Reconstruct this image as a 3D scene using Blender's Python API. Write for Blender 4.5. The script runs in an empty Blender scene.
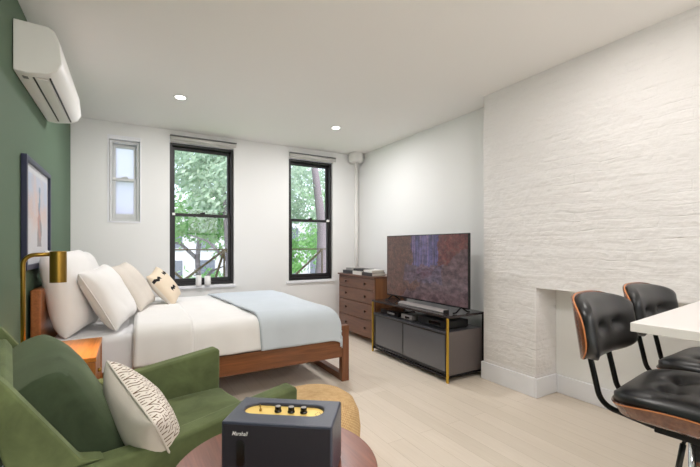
import bpy, bmesh, math, random
from mathutils import Vector, Matrix, noise
random.seed(7)
PI = math.pi
COL = bpy.context.scene.collection

# ------------------------------------------------------------------ materials
def mat(name, color=(.8,.8,.8), rough=.5, metal=0, spec=.5, sheen=0, coat=0):
    m = bpy.data.materials.new(name); m.use_nodes = True
    b = m.node_tree.nodes['Principled BSDF']
    b.inputs['Base Color'].default_value = (*color, 1)
    b.inputs['Roughness'].default_value = rough
    b.inputs['Metallic'].default_value = metal
    b.inputs['Specular IOR Level'].default_value = spec
    b.inputs['Sheen Weight'].default_value = sheen
    b.inputs['Coat Weight'].default_value = coat
    return m
def srgb(r, g, b):
    f = lambda c: (c/255/12.92) if c/255 <= .04045 else ((c/255+.055)/1.055)**2.4
    return (f(r), f(g), f(b))
def N(m, t, **kw):
    n = m.node_tree.nodes.new(t)
    for k, v in kw.items(): setattr(n, k, v)
    return n
def L(m, a, b): m.node_tree.links.new(a, b)
def bsdf(m): return m.node_tree.nodes['Principled BSDF']
def coords(m, scale=(1,1,1), rot=(0,0,0), loc=(0,0,0)):
    tc = N(m, 'ShaderNodeTexCoord'); mp = N(m, 'ShaderNodeMapping')
    mp.inputs['Scale'].default_value = scale; mp.inputs['Rotation'].default_value = rot
    mp.inputs['Location'].default_value = loc
    L(m, tc.outputs['Object'], mp.inputs['Vector']); return mp.outputs['Vector']
def noise_tex(m, vec, scale, detail=4, rough=.55, dist=0):
    n = N(m, 'ShaderNodeTexNoise'); n.inputs['Scale'].default_value = scale
    n.inputs['Detail'].default_value = detail; n.inputs['Roughness'].default_value = rough
    n.inputs['Distortion'].default_value = dist
    L(m, vec, n.inputs['Vector']); return n.outputs['Fac']
def ramp(m, fac, stops):
    r = N(m, 'ShaderNodeValToRGB'); e = r.color_ramp.elements
    while len(e) < len(stops): e.new(.5)
    for el, (p, c) in zip(e, stops): el.position = p; el.color = (*c, 1)
    L(m, fac, r.inputs['Fac']); return r.outputs['Color']
def bump(m, h, strength=.3, dist=.01, prev=None):
    b = N(m, 'ShaderNodeBump'); b.inputs['Strength'].default_value = strength
    b.inputs['Distance'].default_value = dist
    L(m, h, b.inputs['Height'])
    if prev: L(m, prev, b.inputs['Normal'])
    L(m, b.outputs['Normal'], bsdf(m).inputs['Normal']); return b.outputs['Normal']
def mixc(m, fac, a, b, mode='MIX'):
    n = N(m, 'ShaderNodeMix', data_type='RGBA', blend_type=mode)
    for s, v in ((n.inputs[0], fac), (n.inputs[6], a), (n.inputs[7], b)):
        if hasattr(v, 'links'): L(m, v, s)
        elif isinstance(v, (int, float)): s.default_value = v
        else: s.default_value = (*v, 1)
    return n.outputs[2]
def math_(m, op, a, b=None):
    n = N(m, 'ShaderNodeMath', operation=op)
    for s, v in zip(n.inputs, (a, b)):
        if v is None: continue
        if hasattr(v, 'links'): L(m, v, s)
        else: s.default_value = v
    return n.outputs[0]

def wood(name, c0, c1, axis=0, rough=.35, scale=1, coat=0):
    m = mat(name, c0, rough, coat=coat)
    s = [14*scale]*3; s[axis] = 1.1*scale
    v = coords(m, tuple(s))
    f = noise_tex(m, v, 1.6, 6, .6, 1.2)
    c = ramp(m, f, [(.3, c0), (.7, c1)])
    s2 = [70*scale]*3; s2[axis] = 3*scale
    f2 = noise_tex(m, coords(m, tuple(s2)), 1.5, 3)
    c2 = mixc(m, .25, c, ramp(m, f2, [(.35, tuple(x*.6 for x in c0)), (.65, c1)]))
    L(m, c2, bsdf(m).inputs['Base Color'])
    bump(m, f2, .12, .002)
    return m
def fabric(name, c, rough=.9, scale=500, strength=.15, sheen=.2, vary=.08, vs=5):
    m = mat(name, c, rough, spec=.2, sheen=sheen)
    v = coords(m)
    f = noise_tex(m, v, vs, 4)
    lo = tuple(x*(1-vary) for x in c); hi = tuple(min(1, x*(1+vary)) for x in c)
    L(m, ramp(m, f, [(.3, lo), (.7, hi)]), bsdf(m).inputs['Base Color'])
    bump(m, noise_tex(m, v, scale, 2), strength, .002)
    return m

M = {}
M['wall'] = mat('white_wall_paint', srgb(234,234,233), .85, spec=.2)
bump(M['wall'], noise_tex(M['wall'], coords(M['wall']), 9, 5), .06, .01)
M['ceiling'] = mat('ceiling_paint', srgb(240,238,236), .9, spec=.2)
M['green_wall'] = mat('green_wall_paint', srgb(92,112,92), .75, spec=.3)
bump(M['green_wall'], noise_tex(M['green_wall'], coords(M['green_wall']), 12, 5), .05, .01)
M['trim'] = mat('white_trim_paint', srgb(236,237,242), .45)
M['pipe'] = mat('pipe_white_paint', srgb(226,224,220), .5)

# painted brick
def brick_mat():
    m = mat('painted_white_brick', srgb(232,229,228), .7, spec=.3)
    tc = N(m, 'ShaderNodeTexCoord'); sp = N(m, 'ShaderNodeSeparateXYZ'); L(m, tc.outputs['Object'], sp.inputs[0])
    cb = N(m, 'ShaderNodeCombineXYZ')
    L(m, math_(m, 'ADD', sp.outputs['X'], sp.outputs['Y']), cb.inputs['X']); L(m, sp.outputs['Z'], cb.inputs['Y'])
    # wobble the courses
    wob = N(m, 'ShaderNodeTexNoise'); wob.inputs['Scale'].default_value = 5; wob.inputs['Detail'].default_value = 4
    L(m, cb.outputs[0], wob.inputs['Vector'])
    vm = N(m, 'ShaderNodeVectorMath', operation='MULTIPLY_ADD')
    L(m, wob.outputs['Color'], vm.inputs[0]); vm.inputs[1].default_value = (.05, .055, 0); L(m, cb.outputs[0], vm.inputs[2])
    br = N(m, 'ShaderNodeTexBrick'); L(m, vm.outputs[0], br.inputs['Vector'])
    br.inputs['Scale'].default_value = 1; br.inputs['Brick Width'].default_value = .34
    br.inputs['Row Height'].default_value = .068; br.inputs['Mortar Size'].default_value = .007
    br.inputs['Mortar Smooth'].default_value = .9
    amp = noise_tex(m, cb.outputs[0], 2.6, 3)
    ampr = math_(m, 'MULTIPLY', ramp(m, amp, [(.44, (0.05,)*3), (.64, (1,)*3)]), ramp(m, noise_tex(m, cb.outputs[0], 9, 3), [(.42, (.1,)*3), (.6, (1,)*3)]))
    mort = math_(m, 'MULTIPLY', br.outputs['Fac'], ampr)
    h1 = math_(m, 'SUBTRACT', 1.0, mort)
    st = N(m, 'ShaderNodeMapping'); st.inputs['Scale'].default_value = (1.1, 13, 1); L(m, vm.outputs[0], st.inputs['Vector'])
    n1 = noise_tex(m, st.outputs[0], 1.2, 6, .62, .35)
    n2 = noise_tex(m, cb.outputs[0], 20, 5, .62)
    n3 = noise_tex(m, cb.outputs[0], 5, 3, .5)
    b1 = bump(m, h1, .42, .009)
    b2 = b1
    b3 = bump(m, n1, .42, .03, b2)
    b4 = bump(m, n3, .45, .05, b3)
    bump(m, n2, .3, .014, b4)
    return m
M['brick'] = brick_mat()

def floor_mat():
    m = mat('pale_oak_floor', srgb(214,198,172), .42, spec=.4)
    v = coords(m, rot=(0,0,PI/2))
    br = N(m, 'ShaderNodeTexBrick'); L(m, v, br.inputs['Vector'])
    br.inputs['Scale'].default_value = 1; br.inputs['Brick Width'].default_value = 1.9; br.inputs['Row Height'].default_value = .125
    br.inputs['Mortar Size'].default_value = .0014; br.inputs['Mortar Smooth'].default_value = .3
    br.offset = .37; br.inputs['Bias'].default_value = 0
    br.inputs['Color1'].default_value = (*srgb(228,216,202), 1); br.inputs['Color2'].default_value = (*srgb(219,207,192), 1)
    br.inputs['Mortar'].default_value = (*srgb(186,172,152), 1)
    g = noise_tex(m, coords(m, (26, 1.5, 1)), 2, 6, .6, .8)
    c = mixc(m, .22, br.outputs['Color'], ramp(m, g, [(.3, srgb(202,188,168)), (.7, srgb(234,224,208))]))
    L(m, c, bsdf(m).inputs['Base Color'])
    bump(m, g, .04, .002)
    return m
M['floor'] = floor_mat()

WAL = (srgb(112,58,26), srgb(160,92,46))
M['bed_wood_x'] = wood('walnut_bed_wood', srgb(98,58,32), srgb(142,88,52), 0, .3)
M['bed_wood_y'] = wood('walnut_bed_wood_across', srgb(98,58,32), srgb(142,88,52), 1, .3)
M['bed_wood_z'] = wood('walnut_bed_post_wood', srgb(98,58,34), srgb(142,88,54), 2, .3)
M['headboard'] = wood('headboard_wood', srgb(128,74,38), srgb(166,104,58), 1, .35)
M['night'] = wood('honey_nightstand_wood', srgb(172,98,36), srgb(214,138,62), 1, .3)
M['night_dark'] = wood('nightstand_side_wood', srgb(140,82,36), srgb(176,110,54), 2, .35)
M['dresser'] = wood('dresser_front_wood', srgb(92,60,44), srgb(126,86,66), 1, .3)
M['dresser_side'] = wood('dresser_side_wood', srgb(124,78,46), srgb(156,104,66), 2, .35)
M['table'] = wood('round_table_wood', srgb(102,56,42), srgb(140,84,62), 1, .3)
M['shell'] = wood('stool_shell_veneer', srgb(88,50,32), srgb(130,80,54), 0, .25, coat=.3)
M['shell_edge'] = mat('stool_shell_edge', srgb(186,112,58), .4)
M['knob'] = mat('dark_wood_knob', srgb(66,38,26), .35)

M['linen'] = fabric('white_bed_linen', srgb(232,230,228), .9, 600, .08, .1, .01)
M['sheet'] = fabric('white_fitted_sheet', srgb(228,228,230), .9, 600, .08, .1, .01)
M['blanket'] = fabric('pale_blue_grey_blanket', srgb(196,204,211), .95, 320, .3, .15, .03, 3)
M['beige'] = fabric('beige_pillow_linen', srgb(208,200,190), .95, 350, .35, .2, .06)

def velvet(name, c):
    m = mat(name, c, .8, spec=.15, sheen=.55)
    b = bsdf(m); b.inputs['Sheen Roughness'].default_value = .35
    b.inputs['Sheen Tint'].default_value = (*srgb(176,190,156), 1)
    f = noise_tex(m, coords(m), 6, 6, .62, .6)
    L(m, ramp(m, f, [(.32, tuple(x*.72 for x in c)), (.7, tuple(x*1.3 for x in c))]), b.inputs['Base Color'])
    bump(m, noise_tex(m, coords(m), 380, 2), .2, .002)
    return m
M['velvet'] = velvet('green_velvet', srgb(90,100,66))
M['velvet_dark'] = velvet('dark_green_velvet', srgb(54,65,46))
M['velvet_piping'] = velvet('velvet_piping', srgb(74,86,60))

M['black_metal'] = mat('black_satin_metal', srgb(24,24,26), .35, .6)
M['black_frame'] = mat('black_window_frame', srgb(30,28,30), .45)
M['leather'] = mat('black_leather', srgb(26,27,29), .36, spec=.5)
bump(M['leather'], noise_tex(M['leather'], coords(M['leather']), 180, 4), .12, .002)
M['chrome'] = mat('chrome', (.86,.87,.9), .08, 1)
M['brass'] = mat('aged_brass', srgb(158,126,58), .32, 1)
M['gold'] = mat('gold_leg', srgb(214,176,70), .3, .85)
M['counter'] = mat('pale_quartz', srgb(222,218,216), .3)
M['counter_base'] = mat('counter_base_paint', srgb(225,223,220), .5)
M['console'] = mat('charcoal_lacquer', srgb(66,66,70), .3)
M['console_side'] = mat('warm_grey_panel', srgb(96,88,86), .4)
M['console_glass'] = mat('smoked_sliding_door', srgb(98,98,102), .14, spec=.7)
M['dark_glass'] = mat('dark_tinted_glass_top', srgb(52,46,46), .12)
M['black'] = mat('matte_black', srgb(20,20,22), .5)
M['gloss_black'] = mat('gloss_black', srgb(16,16,18), .18)
M['silver'] = mat('silver_plastic', srgb(150,144,142), .4, .2)
M['white_plastic'] = mat('white_plastic', srgb(232,231,228), .4)
M['grey_plastic'] = mat('grey_plastic', srgb(128,128,128), .5)
M['ac_end'] = mat('mini_split_side_plastic', srgb(222,222,218), .5)
M['shade_white'] = mat('roller_blind_fabric', srgb(206,204,200), .8)
M['ceramic'] = mat('white_ceramic', srgb(235,233,232), .3)
M['tolex'] = mat('black_textured_vinyl', srgb(48,52,68), .36, spec=.7)
bump(M['tolex'], noise_tex(M['tolex'], coords(M['tolex']), 420, 3), .25, .002)
M['grille'] = mat('speaker_grille_cloth', srgb(36,33,40), .85)
M['speaker_gold'] = mat('brushed_gold_plate', srgb(236,204,118), .4, .35)
M['paper'] = mat('book_paper', srgb(214,208,198), .8)
M['book_dark'] = mat('dark_book_cover', srgb(44,40,40), .5)
M['book_grey'] = mat('grey_book_cover', srgb(150,146,142), .5)
M['book_white'] = mat('white_book_cover', srgb(222,218,212), .5)

# patterned pillow materials
def geo_pillow():
    m = mat('chevron_print_linen', srgb(214,206,196), .9, spec=.2)
    tc = N(m, 'ShaderNodeTexCoord'); sp = N(m, 'ShaderNodeSeparateXYZ'); L(m, tc.outputs['Object'], sp.inputs[0])
    x, y = sp.outputs['X'], sp.outputs['Y']
    # nested L strokes, flipped cell by cell
    xr = math_(m, 'MULTIPLY', math_(m, 'ADD', x, y), 22); yr = math_(m, 'MULTIPLY', math_(m, 'SUBTRACT', y, x), 22)
    cx = math_(m, 'FLOOR', xr); cy = math_(m, 'FLOOR', yr); fx = math_(m, 'FRACT', xr); fy = math_(m, 'FRACT', yr)
    par = math_(m, 'ABSOLUTE', math_(m, 'MODULO', cy, 2))
    fl = N(m, 'ShaderNodeMix', data_type='FLOAT'); L(m, par, fl.inputs[0]); L(m, fx, fl.inputs[2]); L(m, math_(m, 'SUBTRACT', 1.0, fx), fl.inputs[3])
    mxm = math_(m, 'MAXIMUM', fl.outputs[0], fy)
    line = math_(m, 'LESS_THAN', math_(m, 'FRACT', math_(m, 'MULTIPLY', mxm, 3)), .3)
    L(m, mixc(m, line, srgb(216,208,198), srgb(98,72,52)), bsdf(m).inputs['Base Color'])
    bump(m, noise_tex(m, coords(m), 400, 2), .2, .002)
    return m
M['geo'] = geo_pillow()
M['geo_back'] = fabric('natural_linen_back', srgb(200,192,182), .95, 350, .3, .2, .08, 6)
def brush_pillow():
    m = mat('brush_stroke_print_cotton', srgb(216,200,178), .9, spec=.2)
    tc = N(m, 'ShaderNodeTexCoord'); sp = N(m, 'ShaderNodeSeparateXYZ'); L(m, tc.outputs['Object'], sp.inputs[0])
    x, y = sp.outputs['X'], sp.outputs['Y']
    # short rows of zig-zag strokes
    zig = math_(m, 'ABSOLUTE', math_(m, 'SUBTRACT', math_(m, 'FRACT', math_(m, 'MULTIPLY', x, 22)), .5))
    yy = math_(m, 'ADD', y, math_(m, 'MULTIPLY', zig, .03))
    row = math_(m, 'FRACT', math_(m, 'MULTIPLY', math_(m, 'ADD', yy, .06), 6.5))
    line = math_(m, 'LESS_THAN', row, .2)
    seg = math_(m, 'FRACT', math_(m, 'ADD', math_(m, 'MULTIPLY', x, 5.4), math_(m, 'MULTIPLY', math_(m, 'FLOOR', math_(m, 'MULTIPLY', y, 6.5)), .5)))
    on = math_(m, 'LESS_THAN', seg, .5)
    L(m, mixc(m, math_(m, 'MULTIPLY', line, on), srgb(222,206,184), srgb(34,32,34)), bsdf(m).inputs['Base Color'])
    return m
M['brush'] = brush_pillow()
M['cream'] = fabric('cream_cotton', srgb(222,214,204), .95, 350, .25, .2, .04)

def glass_mat(name, tint=(1,1,1), refl=.045, rough=0):
    m = bpy.data.materials.new(name); m.use_nodes = True
    nt = m.node_tree; nt.nodes.remove(nt.nodes['Principled BSDF'])
    t = N(m, 'ShaderNodeBsdfTransparent'); t.inputs[0].default_value = (*tint, 1)
    g = N(m, 'ShaderNodeBsdfGlossy'); g.inputs['Roughness'].default_value = rough
    mx = N(m, 'ShaderNodeMixShader'); mx.inputs[0].default_value = refl
    L(m, t.outputs[0], mx.inputs[1]); L(m, g.outputs[0], mx.inputs[2])
    L(m, mx.outputs[0], nt.nodes['Material Output'].inputs[0]); return m
M['glass'] = glass_mat('window_glass')
def frosted():
    m = bpy.data.materials.new('frosted_glass'); m.use_nodes = True
    nt = m.node_tree; nt.nodes.remove(nt.nodes['Principled BSDF'])
    t = N(m, 'ShaderNodeBsdfTranslucent'); t.inputs[0].default_value = (*srgb(250,244,252), 1)
    d = N(m, 'ShaderNodeBsdfTransparent'); d.inputs[0].default_value = (*srgb(240,238,248), 1)
    mx = N(m, 'ShaderNodeMixShader'); mx.inputs[0].default_value = .3
    L(m, t.outputs[0], mx.inputs[1]); L(m, d.outputs[0], mx.inputs[2])
    L(m, mx.outputs[0], nt.nodes['Material Output'].inputs[0]); return m
M['frosted'] = frosted()
def emit(name, c, s):
    m = bpy.data.materials.new(name); m.use_nodes = True
    nt = m.node_tree; nt.nodes.remove(nt.nodes['Principled BSDF'])
    e = N(m, 'ShaderNodeEmission'); e.inputs[0].default_value = (*c, 1); e.inputs[1].default_value = s
    L(m, e.outputs[0], nt.nodes['Material Output'].inputs[0]); return m
M['lamp_on'] = emit('lit_diffuser', (1, .97, .92), 9)

def tv_mat():
    m = mat('tv_screen_picture', (.01,.01,.012), .16, spec=.5)
    tc = N(m, 'ShaderNodeTexCoord'); sp = N(m, 'ShaderNodeSeparateXYZ'); L(m, tc.outputs['Object'], sp.inputs[0])
    y, z = sp.outputs['Y'], sp.outputs['Z']      # local: y across (far +), z up
    base = ramp(m, noise_tex(m, coords(m, (1, 9, 9)), 2.2, 6, .65, .5), [(.3, srgb(70,40,40)), (.5, srgb(112,62,56)), (.72, srgb(92,84,76))])
    leaf = ramp(m, noise_tex(m, coords(m, (1, 16, 18), (0,0,0), (0,3,1)), 3, 5), [(.4, srgb(74,56,44)), (.7, srgb(120,92,78))])
    wn = noise_tex(m, coords(m), 5, 5); wz = noise_tex(m, coords(m, (1,1,1), (0,0,0), (0,5,3)), 7, 4)
    y0_, z0_ = y, z
    y = math_(m, 'ADD', y, math_(m, 'MULTIPLY', math_(m, 'SUBTRACT', wn, .5), .22)); z = math_(m, 'ADD', z, math_(m, 'MULTIPLY', math_(m, 'SUBTRACT', wz, .5), .2))
    left = math_(m, 'GREATER_THAN', y, .06)
    c = mixc(m, math_(m, 'MULTIPLY', left, .65), base, leaf)
    # blue upright stripes above the middle
    st = noise_tex(m, coords(m, (1, 34, .9)), 1.2, 2)
    stc = ramp(m, st, [(.38, srgb(40,36,60)), (.5, srgb(74,70,120)), (.62, srgb(120,96,128))])
    band = math_(m, 'MULTIPLY', math_(m, 'LESS_THAN', math_(m, 'ABSOLUTE', math_(m, 'SUBTRACT', y, -.03)), .2), math_(m, 'GREATER_THAN', z, .03))
    c = mixc(m, math_(m, 'MULTIPLY', band, .85), c, stc)
    # street and pavement below
    path = math_(m, 'LESS_THAN', math_(m, 'ADD', z, math_(m, 'MULTIPLY', y, .55)), -.13)
    pc = ramp(m, noise_tex(m, coords(m, (1, 5, 14)), 1.6, 4), [(.3, srgb(66,50,54)), (.7, srgb(116,96,98))])
    c = mixc(m, math_(m, 'MULTIPLY', path, .85), c, pc)
    glow = math_(m, 'MULTIPLY', math_(m, 'LESS_THAN', math_(m, 'ABSOLUTE', math_(m, 'ADD', z, .06)), .09), math_(m, 'LESS_THAN', math_(m, 'ABSOLUTE', math_(m, 'SUBTRACT', y, .0)), .3))
    c = mixc(m, math_(m, 'MULTIPLY', glow, .5), c, ramp(m, noise_tex(m, coords(m, (1, 8, 20)), 2.5, 4), [(.35, srgb(50,44,66)), (.7, srgb(122,112,136))]))
    c = mixc(m, .75, c, ramp(m, noise_tex(m, coords(m, (1, 7, 9), (0,0,0), (0,2,7)), 2, 6, .7), [(.36, (.12,.1,.12)), (.64, (1,1,1))]), 'MULTIPLY')
    L(m, c, bsdf(m).inputs['Emission Color']); bsdf(m).inputs['Emission Strength'].default_value = .8
    return m
M['tv'] = tv_mat()

def art_mat():
    m = mat('framed_print', srgb(226,228,232), .35)
    tc = N(m, 'ShaderNodeTexCoord'); sp = N(m, 'ShaderNodeSeparateXYZ'); L(m, tc.outputs['Object'], sp.inputs[0])
    y, z = sp.outputs['Y'], sp.outputs['Z']
    wob = math_(m, 'MULTIPLY', math_(m, 'SUBTRACT', noise_tex(m, coords(m), 14, 4), .5), .12)
    d = math_(m, 'ABSOLUTE', math_(m, 'ADD', math_(m, 'SUBTRACT', y, .05), wob))
    wid = math_(m, 'SUBTRACT', .085, math_(m, 'MULTIPLY', math_(m, 'ADD', z, .22), .16))
    tower = math_(m, 'MULTIPLY', math_(m, 'LESS_THAN', d, wid), math_(m, 'LESS_THAN', math_(m, 'ABSOLUTE', math_(m, 'ADD', z, -.0)), .2))
    tcol = ramp(m, math_(m, 'ADD', math_(m, 'MULTIPLY', z, 2.2), noise_tex(m, coords(m), 9, 3)), [(.25, srgb(120,112,118)), (.5, srgb(196,128,108)), (.72, srgb(84,140,176)), (.95, srgb(120,120,138))])
    bg = ramp(m, math_(m, 'ADD', math_(m, 'MULTIPLY', z, 1.6), math_(m, 'MULTIPLY', noise_tex(m, coords(m), 5, 3), .9)), [(.2, srgb(212,210,216)), (.55, srgb(222,196,188)), (.8, srgb(196,204,224))])
    c = mixc(m, tower, bg, tcol)
    L(m, c, bsdf(m).inputs['Base Color']); return m
M['art'] = art_mat()
M['mat_board'] = mat('white_mat_board', srgb(222,224,230), .7)
M['picture_frame'] = mat('navy_black_frame', srgb(34,38,66), .4)

def leaf_mat(name, a, b):
    m = mat(name, a, .6, spec=.3)
    L(m, ramp(m, noise_tex(m, coords(m), 1.3, 3), [(.35, a), (.65, b)]), bsdf(m).inputs['Base Color'])
    bs = bsdf(m); bs.inputs['Transmission Weight'].default_value = 0
    out = m.node_tree.nodes['Material Output']
    t = N(m, 'ShaderNodeBsdfTranslucent'); t.inputs[0].default_value = (*b, 1)
    mx = N(m, 'ShaderNodeMixShader'); mx.inputs[0].default_value = .4
    L(m, bs.outputs[0], mx.inputs[1]); L(m, t.outputs[0], mx.inputs[2]); L(m, mx.outputs[0], out.inputs[0])
    return m
M['leaf'] = leaf_mat('spring_leaves', srgb(108,160,92), srgb(150,196,130))
M['leaf2'] = leaf_mat('hazed_pale_leaves', srgb(138,166,142), srgb(190,208,190))  # lightened further: haze of reflections on the panes put into the leaf colour
M['bark'] = mat('pale_bark', srgb(118,110,116), .9)
bump(M['bark'], noise_tex(M['bark'], coords(M['bark'], (8,8,1)), 3, 5), .6, .03)
M['facade'] = mat('white_facade_paint', srgb(196,196,210), .8)
M['facade_glass'] = mat('facade_window_glass', srgb(110,116,134), .15)
M['grass'] = mat('garden_grass', srgb(96,140,72), .9)
L(M['grass'], ramp(M['grass'], noise_tex(M['grass'], coords(M['grass']), 3, 5), [(.3, srgb(72,118,58)), (.7, srgb(140,176,104))]), bsdf(M['grass']).inputs['Base Color'])
M['escape'] = mat('rusty_brown_iron', srgb(96,84,62), .6, .2)

def pouf_mat():
    m = mat('woven_jute', srgb(214,178,124), .9, spec=.2)
    tc = N(m, 'ShaderNodeTexCoord'); sp = N(m, 'ShaderNodeSeparateXYZ'); L(m, tc.outputs['Object'], sp.inputs[0])
    at = math_(m, 'ARCTAN2', sp.outputs['Y'], sp.outputs['X'])
    r = math_(m, 'SQRT', math_(m, 'ADD', math_(m, 'MULTIPLY', sp.outputs['X'], sp.outputs['X']), math_(m, 'MULTIPLY', sp.outputs['Y'], sp.outputs['Y'])))
    ring = math_(m, 'MULTIPLY', math_(m, 'SUBTRACT', r, math_(m, 'MULTIPLY', sp.outputs['Z'], 1.0)), 330)
    w = math_(m, 'MULTIPLY', math_(m, 'SINE', ring), math_(m, 'SINE', math_(m, 'MULTIPLY', at, 70)))
    w01 = math_(m, 'ADD', math_(m, 'MULTIPLY', w, .5), .5)
    n = noise_tex(m, coords(m), 40, 3)
    c = mixc(m, math_(m, 'MULTIPLY', w01, .8), srgb(176,134,84), srgb(232,202,154))
    c = mixc(m, .25, c, ramp(m, n, [(.3, srgb(166,126,80)), (.7, srgb(236,210,166))]))
    L(m, c, bsdf(m).inputs['Base Color']); bump(m, w01, .6, .006); return m
M['pouf'] = pouf_mat()

# ------------------------------------------------------------------ mesh helpers
def link_mesh(name, bm, m, parent=None, loc=(0,0,0), rot=(0,0,0), smooth=False, bevel=0, bseg=2, sub=0):
    bmesh.ops.recalc_face_normals(bm, faces=bm.faces)
    me = bpy.data.meshes.new(name); bm.to_mesh(me); bm.free()
    for mm in (m if isinstance(m, (list, tuple)) else [m]): me.materials.append(mm)
    o = bpy.data.objects.new(name, me); COL.objects.link(o)
    o.parent = parent; o.location = loc; o.rotation_euler = rot
    if smooth:
        for p in me.polygons: p.use_smooth = True
    if bevel:
        md = o.modifiers.new('bevel', 'BEVEL'); md.width = bevel; md.segments = bseg; md.limit_method = 'ANGLE'; md.angle_limit = .6
        for p in me.polygons: p.use_smooth = True
        o.modifiers.new('wn', 'WEIGHTED_NORMAL')
    if sub:
        md = o.modifiers.new('sub', 'SUBSURF'); md.levels = sub; md.render_levels = sub
    return o
def BM(): return bmesh.new()
def box(bm, a, b, mi=0):
    x0,y0,z0 = a; x1,y1,z1 = b
    v = [bm.verts.new(p) for p in ((x0,y0,z0),(x1,y0,z0),(x1,y1,z0),(x0,y1,z0),(x0,y0,z1),(x1,y0,z1),(x1,y1,z1),(x0,y1,z1))]
    for f in ((0,3,2,1),(4,5,6,7),(0,1,5,4),(1,2,6,5),(2,3,7,6),(3,0,4,7)):
        fc = bm.faces.new([v[i] for i in f]); fc.material_index = mi
    return v
def hexa(bm, pts):
    v = [bm.verts.new(p) for p in pts]
    for f in ((0,3,2,1),(4,5,6,7),(0,1,5,4),(1,2,6,5),(2,3,7,6),(3,0,4,7)): bm.faces.new([v[i] for i in f])
def tube(bm, pts, r, seg=12, cap=True):
    pts = [Vector(p) for p in pts]; rings = []
    rr = r if isinstance(r, (list, tuple)) else [r]*len(pts)
    up = Vector((0,0,1))
    for i, p in enumerate(pts):
        t = (pts[min(i+1, len(pts)-1)] - pts[max(i-1, 0)]).normalized()
        a = up if abs(t.dot(up)) < .95 else Vector((1,0,0))
        if i == 0: n = t.cross(a).normalized()
        else: n = (n - t*n.dot(t)).normalized()
        b = t.cross(n)
        rings.append([bm.verts.new(p + (n*math.cos(k*2*PI/seg) + b*math.sin(k*2*PI/seg))*rr[i]) for k in range(seg)])
    for i in range(len(rings)-1):
        for k in range(seg): bm.faces.new((rings[i][k], rings[i][(k+1)%seg], rings[i+1][(k+1)%seg], rings[i+1][k]))
    if cap: bm.faces.new(rings[0][::-1]); bm.faces.new(rings[-1])
def arc(c, r, a0, a1, n, u, v):
    c, u, v = Vector(c), Vector(u), Vector(v)
    return [c + u*r*math.cos(a0+(a1-a0)*i/n) + v*r*math.sin(a0+(a1-a0)*i/n) for i in range(n+1)]
def lathe(bm, prof, seg=32, c=(0,0,0)):
    rings = []
    for r, z in prof:
        if r < 1e-5: rings.append([bm.verts.new((c[0], c[1], c[2]+z))])
        else: rings.append([bm.verts.new((c[0]+r*math.cos(k*2*PI/seg), c[1]+r*math.sin(k*2*PI/seg), c[2]+z)) for k in range(seg)])
    for a, b in zip(rings, rings[1:]):
        for k in range(seg):
            q = [a[k%len(a)], a[(k+1)%len(a)], b[(k+1)%len(b)], b[k%len(b)]]
            q2 = []
            for v in q:
                if v not in q2: q2.append(v)
            if len(q2) > 2: bm.faces.new(q2)
def extrude_poly(bm, pts, d):            # pts: list of 3D, d: vector
    d = Vector(d); a = [bm.verts.new(p) for p in pts]; b = [bm.verts.new(Vector(p)+d) for p in pts]; n = len(pts)
    bm.faces.new(a); bm.faces.new(b[::-1])
    for i in range(n): bm.faces.new((a[i], a[(i+1)%n], b[(i+1)%n], b[i]))
def thing(name, label, cat, loc=(0,0,0), rotz=0, group=None):
    o = bpy.data.objects.new(name, None); COL.objects.link(o); o.empty_display_size = .1
    o.location = loc; o.rotation_euler = (0,0,rotz); return tag(o, label, cat, group)
def tag(o, label, cat, group=None, kind=None):
    o['label'] = label; o['category'] = cat
    if group: o['group'] = group
    if kind: o['kind'] = kind
    return o
def struct(name, bm, m, parent=None, **k):
    o = link_mesh(name, bm, m, parent, **k)
    if parent is None: o['kind'] = 'structure'
    return o
def boxo(name, a, b, m, parent=None, bevel=.003, **k):
    bm = BM(); box(bm, a, b); return link_mesh(name, bm, m, parent, bevel=bevel, **k)

# ------------------------------------------------------------------ room
H = 2.6; XL = -.545; XR = 3.04; XC = 2.822; YB = 4.95; YR = -2.6; YC = 2.394; T = .2
bm = BM(); box(bm, (XL-T, YR-T, -.15), (3.35, YB+T, 0)); struct('floor', bm, M['floor'])
bm = BM(); box(bm, (XL-T, YR-T, H), (3.35, YB+T, H+.25)); struct('ceiling', bm, M['ceiling'])
bm = BM(); box(bm, (XL-T, YR-T, 0), (XL, YB+T, H)); struct('wall_left', bm, M['green_wall'])
# back wall with three openings
OP = [(-.201, .099, 1.50, 2.44), (.405, 1.155, .735, 2.53), (1.90, 2.585, .735, 2.53)]
def wall_with_openings(bm, x0, x1, y0, y1, ops, z0=0, z1=H):
    x = x0
    for (a, b, c, d) in ops:
        box(bm, (x, y0, z0), (a, y1, z1)); box(bm, (a, y0, z0), (b, y1, c)); box(bm, (a, y0, d), (b, y1, z1)); x = b
    box(bm, (x, y0, z0), (x1, y1, z1))
bm = BM(); wall_with_openings(bm, XL, XR+.1, YB, YB+T, OP); struct('wall_back', bm, M['wall'])
bm = BM(); box(bm, (XR, YC-.02, 0), (XR+.2, YB, H)); struct('wall_right', bm, M['wall'])
# painted brick chimney breast with a square firebox opening
FY0, FY1, FZ, FXB = .2, 1.875, .882, 3.10
bm = BM()
box(bm, (XC, FY1, 0), (3.3, YC, H)); box(bm, (XC, FY0, FZ), (3.3, FY1, H)); box(bm, (XC, YR, 0), (3.3, FY0, H))
box(bm, (FXB, FY0, 0), (3.3, FY1, FZ))
bmesh.ops.remove_doubles(bm, verts=bm.verts, dist=.0001)
struct('wall_chimney', bm, M['brick'])
# smooth plaster back of the firebox
bm = BM(); box(bm, (FXB-.008, FY0+.002, .0), (FXB-.001, FY1-.002, FZ-.002)); struct('trim_1', bm, M['wall'])
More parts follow.
